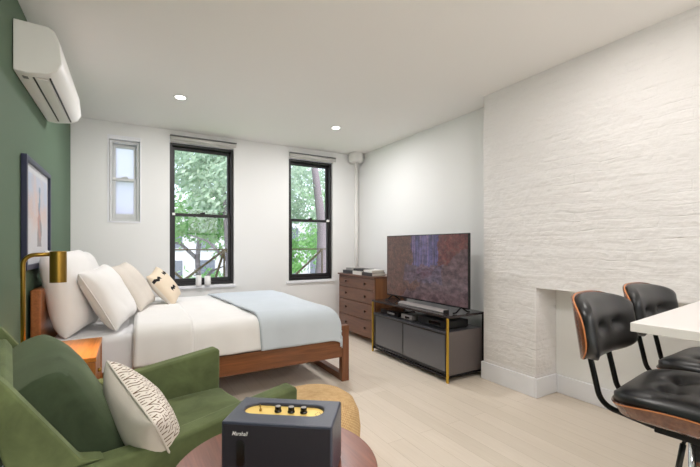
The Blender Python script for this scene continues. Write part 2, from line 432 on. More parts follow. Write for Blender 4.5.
# rear wall, behind the camera, with two unseen windows added to let in daylight
ROP = [(.0, 1.0, .75, 2.45), (1.5, 2.5, .75, 2.45)]
bm = BM(); wall_with_openings(bm, XL, XR+.1, YR-T, YR, ROP); struct('wall_rear', bm, M['wall'])
# baseboards
def bb(name, a, b):
    bm = BM(); box(bm, a, b); struct(name, bm, M['trim'], bevel=.004)
bb('baseboard_chimney', (XC-.018, FY1-.0, .001), (XC-.001, YC+.018, .158))
bb('baseboard_jamb', (XC-.018, FY1-.019, .001), (FXB-.02, FY1-.001, .156))
bb('baseboard_firebox', (FXB-.026, FY0+.01, .001), (FXB-.009, FY1-.02, .15))
bb('baseboard_return', (XC+.001, YC+.001, .001), (XR-.001, YC+.018, .158))
bb('baseboard_right', (XR-.018, YC+.02, .001), (XR-.001, YB-.001, .14))
bb('baseboard_back', (XL+.02, YB-.018, .001), (XR-.02, YB-.001, .14))
bb('baseboard_left', (XL+.001, YR+.02, .001), (XL+.018, YB-.02, .14))
bb('baseboard_near', (XC-.018, YR+.02, .001), (XC-.001, FY0-.01, .158))

# windows
def sash_window(name, x0, x1, z0, z1, zm, fm, fr, yy, glass, side=1, fw=.045, knob=True):
    w = bpy.data.objects.new(name, None); COL.objects.link(w); w['kind'] = 'structure'
    w.location = ((x0+x1)/2, yy, z0)
    cx = (x0+x1)/2
    def P(bm, a, b): box(bm, (a[0]-cx, a[1], a[2]-z0), (b[0]-cx, b[1], b[2]-z0))
    d = .05*side
    ys = sorted
    def fbox(bm, xa, xb, ya, yb, za, zb):
        ya, yb = sorted((ya*side, yb*side)); P(bm, (xa, ya, za), (xb, yb, zb))
    bm = BM()   # outer frame
    fbox(bm, x0, x0+fr, -.01, .1, z0, z1); fbox(bm, x1-fr, x1, -.01, .1, z0, z1)
    fbox(bm, x0+fr, x1-fr, -.01, .1, z0, z0+fr); fbox(bm, x0+fr, x1-fr, -.01, .1, z1-fr, z1)
    link_mesh('window_frame', bm, fm, w, bevel=.003)
    a0, a1, b0, b1 = x0+fr+.001, x1-fr-.001, z0+fr+.001, z1-fr-.001
    for nm, ya, za, zb, bot in (('lower_sash', .012, b0, zm+.018, .05), ('upper_sash', .052, zm-.018, b1, .03)):
        bm = BM(); top = .036
        fbox(bm, a0, a0+fw, ya, ya+.035, za, zb); fbox(bm, a1-fw, a1, ya, ya+.035, za, zb)
        fbox(bm, a0+fw, a1-fw, ya, ya+.035, za, za+bot); fbox(bm, a0+fw, a1-fw, ya, ya+.035, zb-top, zb)
        s = link_mesh(nm, bm, fm, w, bevel=.003)
        bm = BM(); fbox(bm, a0+fw, a1-fw, ya+.014, ya+.018, za+bot, zb-top)
        link_mesh('pane', bm, glass, s)
        if nm == 'lower_sash':
            bm = BM(); fbox(bm, -.03+cx, .03+cx, ya-.012, ya+.012, zb-.004, zb+.012); fbox(bm, cx-.006, cx+.03, ya-.02, ya-.0, zb+.012, zb+.02)
            link_mesh('sash_lock', bm, fm, s, bevel=.002)
            bm = BM(); fbox(bm, (a0 if x0 < 1 else a1-.03)-.012, (a0 if x0 < 1 else a1-.03)+.03, ya-.02, ya, zb-.028, zb+.0)
            link_mesh('tilt_latch', bm, M['white_plastic'], s, bevel=.002)
    return w
sash_window('window_1', -.198, .096, 1.503, 2.409, 1.975, mat('grey_window_frame', srgb(206,208,208), .5), .03, YB+.05, M['frosted'], fw=.028)
sash_window('window_2', .408, 1.15, .742, 2.455, 1.60, M['black_frame'], .03, YB+.03, M['glass'], fw=.03)
sash_window('window_3', 1.905, 2.574, .742, 2.435, 1.585, M['black_frame'], .03, YB+.03, M['glass'], fw=.03)
for i, (a, b, c, d) in enumerate(ROP):
    sash_window('window_%d' % (4+i), a+.003, b-.003, c+.003, d-.003, 1.6, M['black_frame'], .03, YR-.03, M['glass'], side=-1, fw=.03)  # unseen rear windows, added as daylight openings
for k, (xa, xb, zz) in enumerate(((.405, 1.155, 2.456), (1.90, 2.585, 2.436))):
    bm = BM(); box(bm, (xa+.001, YB+.03, zz), (xb-.001, YB+.13, 2.5295)); struct('trim_%d' % (6+k), bm, M['trim'])
    bm = BM(); box(bm, (xa+.0005, YB+.005, .7355), (xa+.0025, YB+.03, 2.52)); struct('trim_%d' % (8+k), bm, M['trim'])
# sills, casings
def sill(name, x0, x1, z):
    bm = BM(); box(bm, (x0, YB-.022, z-.032), (x1, YB-.001, z)); box(bm, (x0+.04, YB-.001, z-.005), (x1-.04, YB+.02, z+.001)); struct(name, bm, M['trim'], bevel=.003)
sill('trim_2', .36, 1.175, .732); sill('trim_3', 1.86, 2.62, .732)
bm = BM()
for a, b in (((-.215, YB-.006, 1.485), (-.201, YB-.001, 2.455)), ((.099, YB-.006, 1.485), (.109, YB-.001, 2.455)), ((-.201, YB-.006, 2.44), (.099, YB-.001, 2.455)), ((-.201, YB-.008, 1.482), (.099, YB-.001, 1.499))): box(bm, a, b)
struct('trim_4', bm, M['trim'])
bm = BM(); box(bm, (-.2005, YB+.0, 2.412), (.0985, YB+.12, 2.4395)); struct('trim_5', bm, M['trim'])
# roller blinds in the heads of the two big windows
for x0, x1, lab in ((.409, 1.18, 'left'), (1.904, 2.62, 'right')):
    t = thing('roller_blind', 'rolled-up white roller blind above the %s black-framed window' % ('wider, left' if lab == 'left' else 'narrower, right'), 'blind', ((x0+x1)/2, YB-.03, 2.53), group='roller blinds over the black windows')
    w = (x1-x0)/2; zl = 0 if lab == 'left' else -.02
    bm = BM(); box(bm, (-w, -.02, -.004+zl), (w, .0285, .006+zl)); link_mesh('headrail', bm, M['grey_plastic'], t, bevel=.002)
    bm = BM(); tube(bm, [(-w+.004, .003, -.03+zl), (w-.004, .003, -.03+zl)], .023, 16); link_mesh('roll', bm, M['shade_white'], t, smooth=True)
    bm = BM(); box(bm, (-w+.004, .020, -.068+zl), (w-.03, .025, -.02+zl)); link_mesh('blind_fabric', bm, M['shade_white'], t)
# pipe and collar in the corner
t = thing('steam_pipe', 'white painted heating pipe rising in the far corner to a round ceiling collar', 'pipe', (2.915, 4.83, 0))
bm = BM(); tube(bm, [(0,0,.001), (0,0,2.47)], .026, 20); link_mesh('riser', bm, M['pipe'], t, smooth=True)
bm = BM(); lathe(bm, [(0,2.462), (.095,2.462), (.112,2.48), (.112,2.599), (0,2.599)], 32); link_mesh('collar', bm, M['pipe'], t, bevel=.003)
bm = BM(); lathe(bm, [(.0,.001), (.05,.001), (.05,.012), (.03,.03), (0,.03)], 24); link_mesh('floor_flange', bm, M['pipe'], t, smooth=True)

# ceiling downlights
LP = [(.404, 3.815, 'recessed ceiling downlight nearer the green wall and the air conditioner'), (2.073, 3.887, 'recessed ceiling downlight in front of the corner pipe'),
      (.42, 1.15, None), (2.08, 1.15, None), (.42, -1.2, None), (2.08, -1.2, None)]  # unseen four, added to light the room; near right follows a ceiling glow
for i, (x, y, lab) in enumerate(LP):
    t = thing('downlight', lab or 'unseen recessed ceiling downlight, added overhead or further back', 'ceiling light', (x, y, H), group='recessed downlights')
    bm = BM(); lathe(bm, [(.043,-.001), (.043,-.006), (.058,-.005), (.062,-.001), (.0,-.001)], 32); link_mesh('trim_ring', bm, M['white_plastic'], t, smooth=True)
    bm = BM(); lathe(bm, [(0,-.0075), (.042,-.0075), (.042,-.002), (0,-.002)], 32); link_mesh('diffuser', bm, M['lamp_on'], t)
    li = bpy.data.lights.new('downlight_lamp', 'AREA'); li.shape = 'DISK'; li.size = .1; li.energy = (14, 16, 15, 6.5, 16, 14)[i]; li.color = (1, .975, .975) if i < 2 else (1, .955, .92)
    lo = bpy.data.objects.new('downlight_lamp', li); COL.objects.link(lo); lo.parent = t; lo.location = (0,0,-.012)

# unseen globe pendants added behind the camera to brighten the room
for x, y in ((.2, -1.6), (.85, -1.6)):
    t = thing('added_pendant', 'unseen white globe pendant added behind the camera for light', 'lamp', (x, y, H), group='added globe pendants')
    bm = BM(); lathe(bm, [(0,-.001),(.05,-.001),(.05,-.02),(0,-.025)], 24); link_mesh('canopy', bm, M['brass'], t, smooth=True)
    bm = BM(); tube(bm, [(0,0,-.02),(0,0,-.42)], .004, 8); link_mesh('cord', bm, M['black'], t)
    bm = BM(); lathe(bm, [(0,-.42)]+[(.14*math.sin(PI*k/16), -.56+.14*math.cos(PI*k/16)) for k in range(1,16)]+[(0,-.70)], 32); link_mesh('globe', bm, emit('added_globe_glass', (1,.97,.94), 28), t, smooth=True)

# ------------------------------------------------------------------ air conditioner
t = thing('air_conditioner', 'white wall-mounted split air conditioner high on the green wall', 'air conditioner', (XL, 3.14, 2.165))
prof = [(.004,.0),(.06,-.006),(.15,.006),(.19,.03),(.213,.075),(.2,.2),(.178,.252),(.15,.268),(.02,.272),(.004,.272)]
hy = .49
bm = BM(); extrude_poly(bm, [(x, -hy+.012, z) for x, z in prof], (0, 2*hy-.024, 0)); link_mesh('casing', bm, M['white_plastic'], t, bevel=.004)
for s in (-1, 1):
    bm = BM(); extrude_poly(bm, [(.004+(x-.004)*1.008, s*(hy-.011), z*1.005-.0005) for x, z in prof], (0, s*.014, 0)); link_mesh('end_cap', bm, M['ac_end'], t, bevel=.006)
bm = BM(); extrude_poly(bm, [(.2055,-hy+.03,.075),(.2075,-hy+.03,.08),(.2025,-hy+.03,.2),(.181,-hy+.03,.254),(.178,-hy+.03,.2525),(.2002,-hy+.03,.2)], (0, 2*hy-.06, 0)); link_mesh('front_panel', bm, M['white_plastic'], t)
bm = BM(); box(bm, (.09, -hy+.07, -.0075), (.145, hy-.07, -.0)); link_mesh('air_flap', bm, M['white_plastic'], t, bevel=.002)
bm = BM(); box(bm, (.076, -hy+.06, -.006), (.084, hy-.06, .001)); box(bm, (.15, -hy+.06, -.001), (.158, hy-.06, .006)); link_mesh('air_slot', bm, M['black'], t)
bm = BM(); box(bm, (.03, -hy+.06, -.0055), (.055, -hy+.1, .0)); link_mesh('status_window', bm, M['grey_plastic'], t)

# ------------------------------------------------------------------ framed print
t = thing('framed_print', 'navy-framed abstract print of a tall blue and rust shape on the green wall', 'picture', (XL, 3.22, 1.416))
w2, h2, fw = .39, .339, .03
bm = BM()
for a, b in (((.002,-w2,-h2),(.03,-w2+fw,h2)), ((.002,w2-fw,-h2),(.03,w2,h2)), ((.002,-w2+fw,h2-fw),(.03,w2-fw,h2)), ((.002,-w2+fw,-h2),(.03,w2-fw,-h2+fw))): box(bm, a, b)
link_mesh('frame', bm, M['picture_frame'], t, bevel=.002)
bm = BM(); box(bm, (.004,-w2+fw,-h2+fw), (.012,w2-fw,h2-fw)); link_mesh('mat_board', bm, M['mat_board'], t)
bm = BM(); box(bm, (.0125,-w2+fw+.05,-h2+fw+.05), (.0145,w2-fw-.05,h2-fw-.05)); link_mesh('print', bm, M['art'], t)
bm = BM(); box(bm, (.02,-w2+fw,-h2+fw), (.022,w2-fw,h2-fw)); link_mesh('pane', bm, glass_mat('picture_glass', refl=.08), t)

# ------------------------------------------------------------------ bed
BY0, BY1 = 2.97, 4.62
t = thing('bed', 'walnut wooden platform bed frame with open sled foot', 'bed', (.6, (BY0+BY1)/2, 0))
cx, cy = .6, (BY0+BY1)/2; hw = (BY1-BY0)/2
def B(bm, a, b): box(bm, (a[0]-cx, a[1]-cy, a[2]), (b[0]-cx, b[1]-cy, b[2]))
bm = BM(); B(bm, (XL+.019, BY0, .12), (-.475, BY1, .95)); link_mesh('headboard', bm, M['headboard'], t, bevel=.008)
for y0 in (BY0, BY1-.03):
    bm = BM(); B(bm, (-.469, y0, .222), (1.645, y0+.03, .38)); link_mesh('side_rail', bm, M['bed_wood_x'], t, bevel=.005)
for y0 in (BY0, BY1-.06):
    bm = BM(); B(bm, (1.646, y0, .0), (1.72, y0+.06, .503)); link_mesh('foot_post', bm, M['bed_wood_z'], t, bevel=.006)
bm = BM(); B(bm, (1.65, BY0+.061, .001), (1.716, BY1-.061, .06)); link_mesh('sled_bar', bm, M['bed_wood_y'], t, bevel=.005)
bm = BM(); B(bm, (1.652, BY0+.061, .222), (1.714, BY1-.061, .40)); link_mesh('foot_rail', bm, M['bed_wood_y'], t, bevel=.005)
for y0 in (BY0+.031, BY1-.091):
    bm = BM(); B(bm, (-.469, y0, .0), (-.40, y0+.06, .3)); link_mesh('leg', bm, M['bed_wood_z'], t, bevel=.004)
bm = BM()
for k in range(14):
    x = -.38+k*.145; B(bm, (x, BY0+.031, .30), (x+.08, BY1-.031, .32))
link_mesh('slats', bm, M['bed_wood_y'], t)
# mattress
MY0, MY1, MX0, MX1, MZ0, MZ1 = BY0+.045, BY1-.045, -.455, 1.60, .321, .615
bm = BM(); box(bm, (MX0-.57, -(MY1-MY0)/2, 0), (MX1-.57, (MY1-MY0)/2, MZ1-MZ0))
o = link_mesh('mattress', bm, M['sheet'], None, (.57, cy, MZ0), bevel=.05, bseg=5); tag(o, 'white-sheeted mattress lying on the walnut bed frame', 'mattress')
# draped covers
def drape(name, x0, x1, y0, y1, zt, drop, r, m, th, amp, seed, endx=None, thick_top=0.0, step=.022, y_drop0=None, slant=0, dropx=.2, endx0=False):
    """a sheet lying on the bed: rounds over the near (y0) and far (y1) sides, and over the foot if endx"""
    def side(s, L0, L1, r, dp):       # s runs past both ends; returns pos, down
        def end(e):                   # e distance beyond the start of the rounding
            q = r*PI/2
            if e <= 0: return 0, 0
            if e < q: a = e/r; return r*math.sin(a), r*(1-math.cos(a))
            return r, r + (e-q)
        if s < L0+r: p, d = end(L0+r-s); return L0+r-p, min(d, dp)
        if s > L1-r: p, d = end(s-(L1-r)); return L1-r+p, min(d, dp)
        return s, 0
    q = r*PI/2
    s0 = y0 + r - q - (drop-r); s1 = y1 - r + q + (drop-r)
    t0 = x0; t1 = (x1 - r + q + (dropx-r)) if endx else x1
    ns = int((s1-s0)/step)+1; nt = int((t1-t0)/step)+1
    bm = BM(); grid = []
    for j in range(nt+1):
        row = []; tt = t0+(t1-t0)*j/nt
        for i in range(ns+1):
            s = s0+(s1-s0)*i/ns
            y, d1 = side(s, y0, y1, r, drop)
            tv = tt + slant*(s-y0)*(1-j/nt if not endx else (1-j/nt))
            if endx: x, d2 = side(tv, x0-9, x1, r, dropx)
            else: x, d2 = tv, 0
            z = zt - max(d1, d2) - .35*min(d1, d2)
            if d1 > r and d2 > r: x += 0
            nz = noise.noise(Vector((x*3+seed, y*3, z*3)))*amp + noise.noise(Vector((x*9, y*9+seed, z*6)))*amp*.35
            if d1 > .02:              # hanging folds run vertically
                f = min(1, d1/.12); yo = noise.noise(Vector((x*7+seed, 0, z*.8)))*amp*1.2*f
                y += yo - (.004*f if s < (y0+y1)/2 else -.004*f)
            z += nz*(.9 if d1 < .05 else .1)
            row.append(bm.verts.new((x, y, z)))
        grid.append(row)
    for j in range(nt):
        for i in range(ns): bm.faces.new((grid[j][i], grid[j][i+1], grid[j+1][i+1], grid[j+1][i]))
    bmesh.ops.recalc_face_normals(bm, faces=bm.faces)
    cxx = (x0+x1)/2; cyy = (y0+y1)/2
    for v in bm.verts: v.co -= Vector((cxx, cyy, MZ1))
    me = bpy.data.meshes.new(name); bm.to_mesh(me); bm.free(); me.materials.append(m)
    o = bpy.data.objects.new(name, me); COL.objects.link(o); o.location = (cxx, cyy, MZ1)
    for p in me.polygons: p.use_smooth = True
    up = sum(p.normal.z for p in me.polygons)
    md = o.modifiers.new('s', 'SOLIDIFY'); md.thickness = th; md.offset = -1 if up > 0 else 1
    return o
o = drape('duvet', .02, 1.0, BY0-.012, BY1+.012, .655, .262, .085, M['linen'], .012, .012, 3.1, slant=.02)
tag(o, 'smooth white duvet spread over the bed, bare between pillows and blanket', 'duvet')
o = drape('top_sheet', .03, .40, BY0-.022, BY1+.022, .672, .278, .09, M['linen'], .012, .012, 8.3, slant=.03)
tag(o, 'white top sheet folded back over the duvet beside the pillows', 'sheet')
o = drape('throw_blanket', .885, 1.625, BY0-.024, BY1+.024, .681, .294, .13, M['blanket'], .012, .009, 5.7, endx=True, slant=-.07, dropx=.215)
tag(o, 'pale blue-grey blanket laid across the foot of the bed', 'blanket')

# pillows
def pillow_mesh(w, h, t, seed=0, n=26, wr=.008, pinch=.05, two=False, flange=0, hard=2.6, pk=.5):
    bm = BM(); top = []; bot = []
    for j in range(n+1):
        ra, rb = [], []
        for i in range(n+1):
            u = -1+2*i/n; v = -1+2*j/n
            u = math.copysign(abs(u)**.85, u); v = math.copysign(abs(v)**.85, v)
            x = u*w/2*(1-pinch*(1-v*v)); y = v*h/2*(1-pinch*(1-u*u))
            x *= 1 - .02*abs(u*v)**3
            k = max(0, (1-abs(u)**hard)*(1-abs(v)**hard))**pk
            e = noise.noise(Vector((x*5+seed, y*5, seed)))*wr*2 + noise.noise(Vector((x*14, y*14+seed, 1)))*wr*.7
            z = t/2*k
            edge = (i in (0, n)) or (j in (0, n))
            a = bm.verts.new((x, y, z + e*k)); ra.append(a)
            rb.append(a if edge else bm.verts.new((x, y, -z + e*k*.5)))
        top.append(ra); bot.append(rb)
    for j in range(n):
        for i in range(n):
            bm.faces.new((top[j][i], top[j][i+1], top[j+1][i+1], top[j+1][i]))
            f = bm.faces.new((bot[j][i], bot[j+1][i], bot[j+1][i+1], bot[j][i+1])); f.material_index = 1 if two else 0
    # drop doubled edge faces (none) and return
    return bm
def basis(xa, ya, za):
    m = Matrix((xa, ya, za)).transposed(); return m.to_euler()
def pillow(name, w, h, t, loc, face_yaw, tilt, m, label, cat='pillow', group=None, roll=0, piping=None, **k):
    """stands on its lower edge; face normal = yaw direction tilted up by tilt; local y = up along the pillow"""
    nrm = Vector((math.cos(face_yaw)*math.cos(tilt), math.sin(face_yaw)*math.cos(tilt), math.sin(tilt)))
    xa = Vector((-math.sin(face_yaw), math.cos(face_yaw), 0)); ya = nrm.cross(xa)
    R = Matrix((xa, ya, nrm)).transposed() @ Matrix.Rotation(roll, 3, 'Z')
    bm = pillow_mesh(w, h, t, **k)
    o = link_mesh(name, bm, m, None, loc, R.to_euler(), smooth=True); o.modifiers.new('sub', 'SUBSURF').render_levels = 1
    tag(o, label, cat, group)
    if piping:
        bm = BM(); n = 24; pts = []
        pin = k.get('pinch', .05)
        def pt(u, v): return (.99*u*w/2*(1-pin*(1-v*v))*(1-.05*abs(u*v)**6), .99*v*h/2*(1-pin*(1-u*u))*(1-.04*abs(u*v)**6), 0)
        for a in range(n): pts.append(pt(-1+2*a/n, -1))
        for a in range(n): pts.append(pt(1, -1+2*a/n))
        for a in range(n): pts.append(pt(1-2*a/n, 1))
        for a in range(n+1): pts.append(pt(-1, 1-2*a/n))
        tube(bm, pts, .0045, 6); link_mesh('piping', bm, piping, o, smooth=True)
    return o
R_ = math.radians
pillow('bed_pillow', .60, .60, .21, (-.355, 3.33, .905), R_(-12), R_(11), M['linen'], 'large white square pillow upright against the headboard, nearest the lamp', group='white bed pillows', seed=1, pinch=.05, hard=4)
pillow('bed_pillow', .62, .56, .20, (-.34, 4.12, .90), R_(-4), R_(12), M['linen'], 'white pillow against the headboard mostly hidden behind the others', group='white bed pillows', seed=4, hard=4)
pillow('bed_pillow', .54, .47, .18, (-.13, 3.32, .855), R_(-16), R_(28), M['linen'], 'white pillow with flanged edge leaning forward of the large square pillow', group='white bed pillows', seed=2, pinch=.07, piping=M['linen'], hard=3.2, roll=R_(5))
pillow('lumbar_pillow', .50, .46, .16, (.02, 3.84, .872), R_(-18), R_(34), M['beige'], 'beige textured linen cushion leaning on the white pillows', 'cushion', seed=6, pinch=.08, piping=M['beige'], roll=R_(4))
pillow('printed_pillow', .37, .38, .15, (.29, 4.08, .83), R_(-24), R_(36), [M['brush'], M['cream']], 'small cream cushion with black zigzag marks, foremost on the bed', 'cushion', seed=9, pinch=.08, two=True, roll=R_(14))

# ------------------------------------------------------------------ nightstand
NX0, NX1, NY0, NY1, NZ = -.44, -.155, 2.41, 2.93, .63
t = thing('nightstand', 'honey-coloured wooden nightstand squeezed between the bed and the armchair', 'nightstand', ((NX0+NX1)/2, (NY0+NY1)/2, 0))
a, b = (NX1-NX0)/2, (NY1-NY0)/2
boxo('top_board', (-a, -b, NZ-.025), (a, b, NZ), M['night'], t)
for s in (-1, 1): boxo('side_panel', (-a+.004, min(s*b, s*(b-.022)), .12), (a-.002, max(s*b, s*(b-.022)), NZ-.026), M['night_dark'], t)
boxo('back_panel', (-a+.004, -b+.023, .14), (-a+.016, b-.023, NZ-.026), M['night_dark'], t)
boxo('shelf', (-a+.017, -b+.023, .14), (a-.004, b-.023, .16), M['night_dark'], t)
for z0, z1 in ((.17, .38), (.385, .595)):
    d = boxo('drawer', (-a+.02, -b+.026, z0), (a-.008, b-.026, z1), M['night_dark'], t)
    bm = BM(); tube(bm, [(a-.008, 0, (z0+z1)/2), (a+.008, 0, (z0+z1)/2)], .011, 14); link_mesh('knob', bm, M['brass'], d, smooth=True)
for sx in (-1, 1):
    for sy in (-1, 1):
        boxo('leg', (min(sx*(a-.01), sx*(a-.04)), min(sy*(b-.003), sy*(b-.033)), 0), (max(sx*(a-.01), sx*(a-.04)), max(sy*(b-.003), sy*(b-.033)), .119), M['night_dark'], t)

# ------------------------------------------------------------------ floor lamp
t = thing('floor_lamp', 'aged brass floor lamp with a small downward cylinder shade', 'lamp', (-.466, 2.475, 0))
bm = BM(); lathe(bm, [(0,0),(.045,0),(.045,.012),(.03,.02),(0,.02)], 32); link_mesh('base', bm, M['brass'], t, smooth=True)
bm = BM()
pts = [(0,0,.018),(0,0,1.10)] + arc((.05,0,1.125), .05, PI, PI/2, 10, (1,0,0), (0,0,1)) + [(.12,.0,1.178)]
tube(bm, pts, .0105, 14); link_mesh('pole', bm, M['brass'], t, smooth=True)
bm = BM(); lathe(bm, [(.034,1.03),(.0365,1.03),(.0365,1.19),(.034,1.193),(.0,1.193),(.0,1.186),(.0335,1.186),(.034,1.03)], 36, (.142,0,0)); link_mesh('lamp_shade', bm, M['brass'], t, smooth=False, bevel=.001)
bm = BM(); lathe(bm, [(0,1.06),(.02,1.06),(.027,1.09),(.02,1.13),(0,1.13)], 20, (.142,0,0)); link_mesh('bulb', bm, emit('warm_bulb', (1,.74,.42), 12), t, smooth=True)
li = bpy.data.lights.new('reading_bulb', 'SPOT'); li.energy = 14; li.color = (1,.74,.45); li.spot_size = R_(95); li.spot_blend = .6; li.shadow_soft_size = .02
lo = bpy.data.objects.new('reading_bulb', li); COL.objects.link(lo); lo.parent = t; lo.location = (.142,0,1.05)

# ------------------------------------------------------------------ dresser
DX0, DX1, DY0, DY1, DZ = 2.56, 3.0, 3.80, 4.70, .845
t = thing('dresser', 'brown wooden four-drawer dresser under the corner pipe', 'dresser', ((DX0+DX1)/2, (DY0+DY1)/2, 0))
a, b = (DX1-DX0)/2, (DY1-DY0)/2
boxo('top_board', (-a-.02, -b-.012, DZ-.02), (a, b+.012, DZ), M['dresser'], t)
boxo('carcass', (-a+.014, -b, .07), (a, b, DZ-.021), M['dresser_side'], t)
zs = [(.085,.29),(.297,.495),(.502,.665),(.672,.815)]
for z0, z1 in zs:
    d = boxo('drawer', (-a-.004, -b+.03, z0), (-a+.013, b-.03, z1), M['dresser'], t, bevel=.004)
    for yk in (-.24, .24):
        bm = BM(); tube(bm, [(-a-.003, yk, (z0+z1)/2), (-a-.014, yk, (z0+z1)/2), (-a-.016, yk, (z0+z1)/2), (-a-.028, yk, (z0+z1)/2)], [.008,.008,.016,.014], 14); link_mesh('knob', bm, M['knob'], d, smooth=True)
for sy in (-1, 1):
    boxo('front_stile', (-a-.002, min(sy*b, sy*(b-.028)), .0), (-a+.0135, max(sy*b, sy*(b-.028)), DZ-.021), M['dresser'], t, bevel=.002)
    boxo('rear_foot', (a-.04, min(sy*b, sy*(b-.04)), 0), (a-.002, max(sy*b, sy*(b-.04)), .069), M['dresser_side'], t)
# things on the dresser
def book(name, x, y, z, w, d, h, rz, cover, lab, group='books and magazines on the dresser'):
    t = thing(name, lab, 'book', (x, y, z), rz, group)
    boxo('cover', (-w/2, -d/2, 0), (w/2, d/2, .004), cover, t, bevel=0)
    bm = BM(); box(bm, (-w/2+.003, -d/2+.004, .0041), (w/2-.004, d/2-.004, h-.0041)); link_mesh('pages', bm, M['paper'], t)
    boxo('top_cover', (-w/2, -d/2, h-.004), (w/2, d/2, h), cover, t, bevel=0)
    boxo('spine', (-w/2-.003, -d/2, 0), (-w/2, d/2, h), cover, t, bevel=0)
book('book', 2.68, 4.50, DZ+.0005, .2, .24, .045, .05, M['book_dark'], 'thick black book at the far end of the dresser top, bottom of its pile')
book('book', 2.69, 4.49, DZ+.046, .17, .20, .030, -.06, M['book_grey'], 'grey book on the far black book on the dresser')
book('book', 2.67, 4.23, DZ+.0005, .2, .23, .045, -.04, M['book_white'], 'white book in the middle of the dresser top, bottom of its pile')
book('book', 2.68, 4.24, DZ+.046, .18, .22, .028, .07, M['book_dark'], 'black book on the white book in the middle of the dresser')
book('book', 2.66, 3.98, DZ+.0005, .2, .22, .042, .04, M['book_dark'], 'black book nearest the television, bottom of its pile')
book('book', 2.67, 3.975, DZ+.043, .18, .2, .030, -.05, M['book_white'], 'pale book topmost on the pile nearest the television')

# ------------------------------------------------------------------ media console
CX0, CX1, CY0, CY1, CZ = 2.427, 2.905, 2.455, 3.668, .597
t = thing('media_console', 'charcoal media console with gold legs and smoked sliding doors', 'console', ((CX0+CX1)/2, (CY0+CY1)/2, 0))
a, b = (CX1-CX0)/2, (CY1-CY0)/2
boxo('top_panel', (-a-.0, -b-.0, CZ-.022), (a, b, CZ), M['dark_glass'], t, bevel=.002)
for sx in (-1, 1):
    for sy in (-1, 1):
        mm = M['gold'] if sx < 0 else M['black_metal']
        o = boxo('leg', (min(sx*a, sx*(a-.018)), min(sy*b, sy*(b-.018)), 0), (max(sx*a, sx*(a-.018)), max(sy*b, sy*(b-.018)), CZ-.023), mm, t, bevel=.002)
        if sx < 0: o['label'] = 'gold front leg'
for sy in (-1, 1):
    boxo('base_rail', (-a+.023, min(sy*b, sy*(b-.018)), .045), (a-.023, max(sy*b, sy*(b-.018)), .060), M['black_metal'], t, bevel=.001)
for x0 in (-a, a-.018): boxo('base_rail', (x0, -b+.023, .045), (x0+.018, b-.023, .060), M['black_metal'], t, bevel=.001)
boxo('cabinet_floor', (-a+.02, -b+.024, .061), (a-.02, b-.024, .08), M['console'], t)
boxo('middle_shelf', (-a+.006, -b+.024, .432), (a-.01, b-.024, .45), M['console'], t)
for sy in (-1, 1): boxo('side_panel', (-a+.024, min(sy*(b-.006), sy*(b-.0235)), .061), (a-.024, max(sy*(b-.006), sy*(b-.0235)), .449), M['console_side'], t)
boxo('back_panel', (a-.03, -b+.025, .081), (a-.02, b-.025, .431), M['console'], t)
boxo('divider', (-a+.05, -.01, .081), (a-.031, .01, .431), M['console'], t)
boxo('sliding_door', (-a+.012, -b+.03, .082), (-a+.02, .05, .43), M['console_glass'], t, bevel=.001)
boxo('sliding_door', (-a+.024, -.05, .082), (-a+.032, b-.03, .43), M['console_glass'], t, bevel=.001)
for y0, y1, x0 in ((-b+.03, .05, -a+.0095), (.051, b-.03, -a+.0215)):
    bm = BM()
    for q0, q1 in (((x0, y0, .083), (x0+.002, y0+.012, .429)), ((x0, y1-.012, .083), (x0+.002, y1, .429)), ((x0, y0, .083), (x0+.002, y1, .093)), ((x0, y0, .419), (x0+.002, y1, .429))): box(bm, q0, q1)
    link_mesh('door_trim', bm, M['black'], t)
# devices on the open shelf
def device(name, lab, cat, x, y, w, d, h, m):
    t = thing(name, lab, cat, (x, y, .451), 0, 'set-top boxes on the console shelf')
    boxo('case', (-d/2, -w/2, .006), (d/2, w/2, h), m, t, bevel=.004)
    boxo('display', (-d/2-.002, -w*.3, h*.35), (-d/2, w*.1, h*.7), M['gloss_black'] if m is not M['gloss_black'] else M['grey_plastic'], t, bevel=0)
    for s in (-1, 1):
        for r in (-1, 1): boxo('foot', (s*(d/2-.02)-.008, r*(w/2-.02)-.008, 0), (s*(d/2-.02)+.008, r*(w/2-.02)+.008, .006), M['black'], t, bevel=0)
device('receiver', 'black receiver box at the near end of the console shelf', 'receiver', 2.64, 2.74, .40, .28, .075, M['black'])
device('cable_box', 'small pale cable box in the middle of the console shelf', 'cable box', 2.56, 3.10, .17, .16, .055, M['silver'])
device('disc_player', 'flat black disc player at the far end of the console shelf', 'disc player', 2.60, 3.40, .32, .24, .055, M['gloss_black'])
bm = BM(); pts = [(math.sin(k*.8)*.05, -.16+k*.022, .008+abs(math.sin(k*1.3))*.03) for k in range(15)]
tube(bm, pts, .004, 8); o = link_mesh('cable', bm, M['black'], None, (2.47, 3.0, .451), smooth=True)
o.scale = (.35, 1, .5); tag(o, 'loose black cable curled in front of the boxes on the shelf', 'cable')

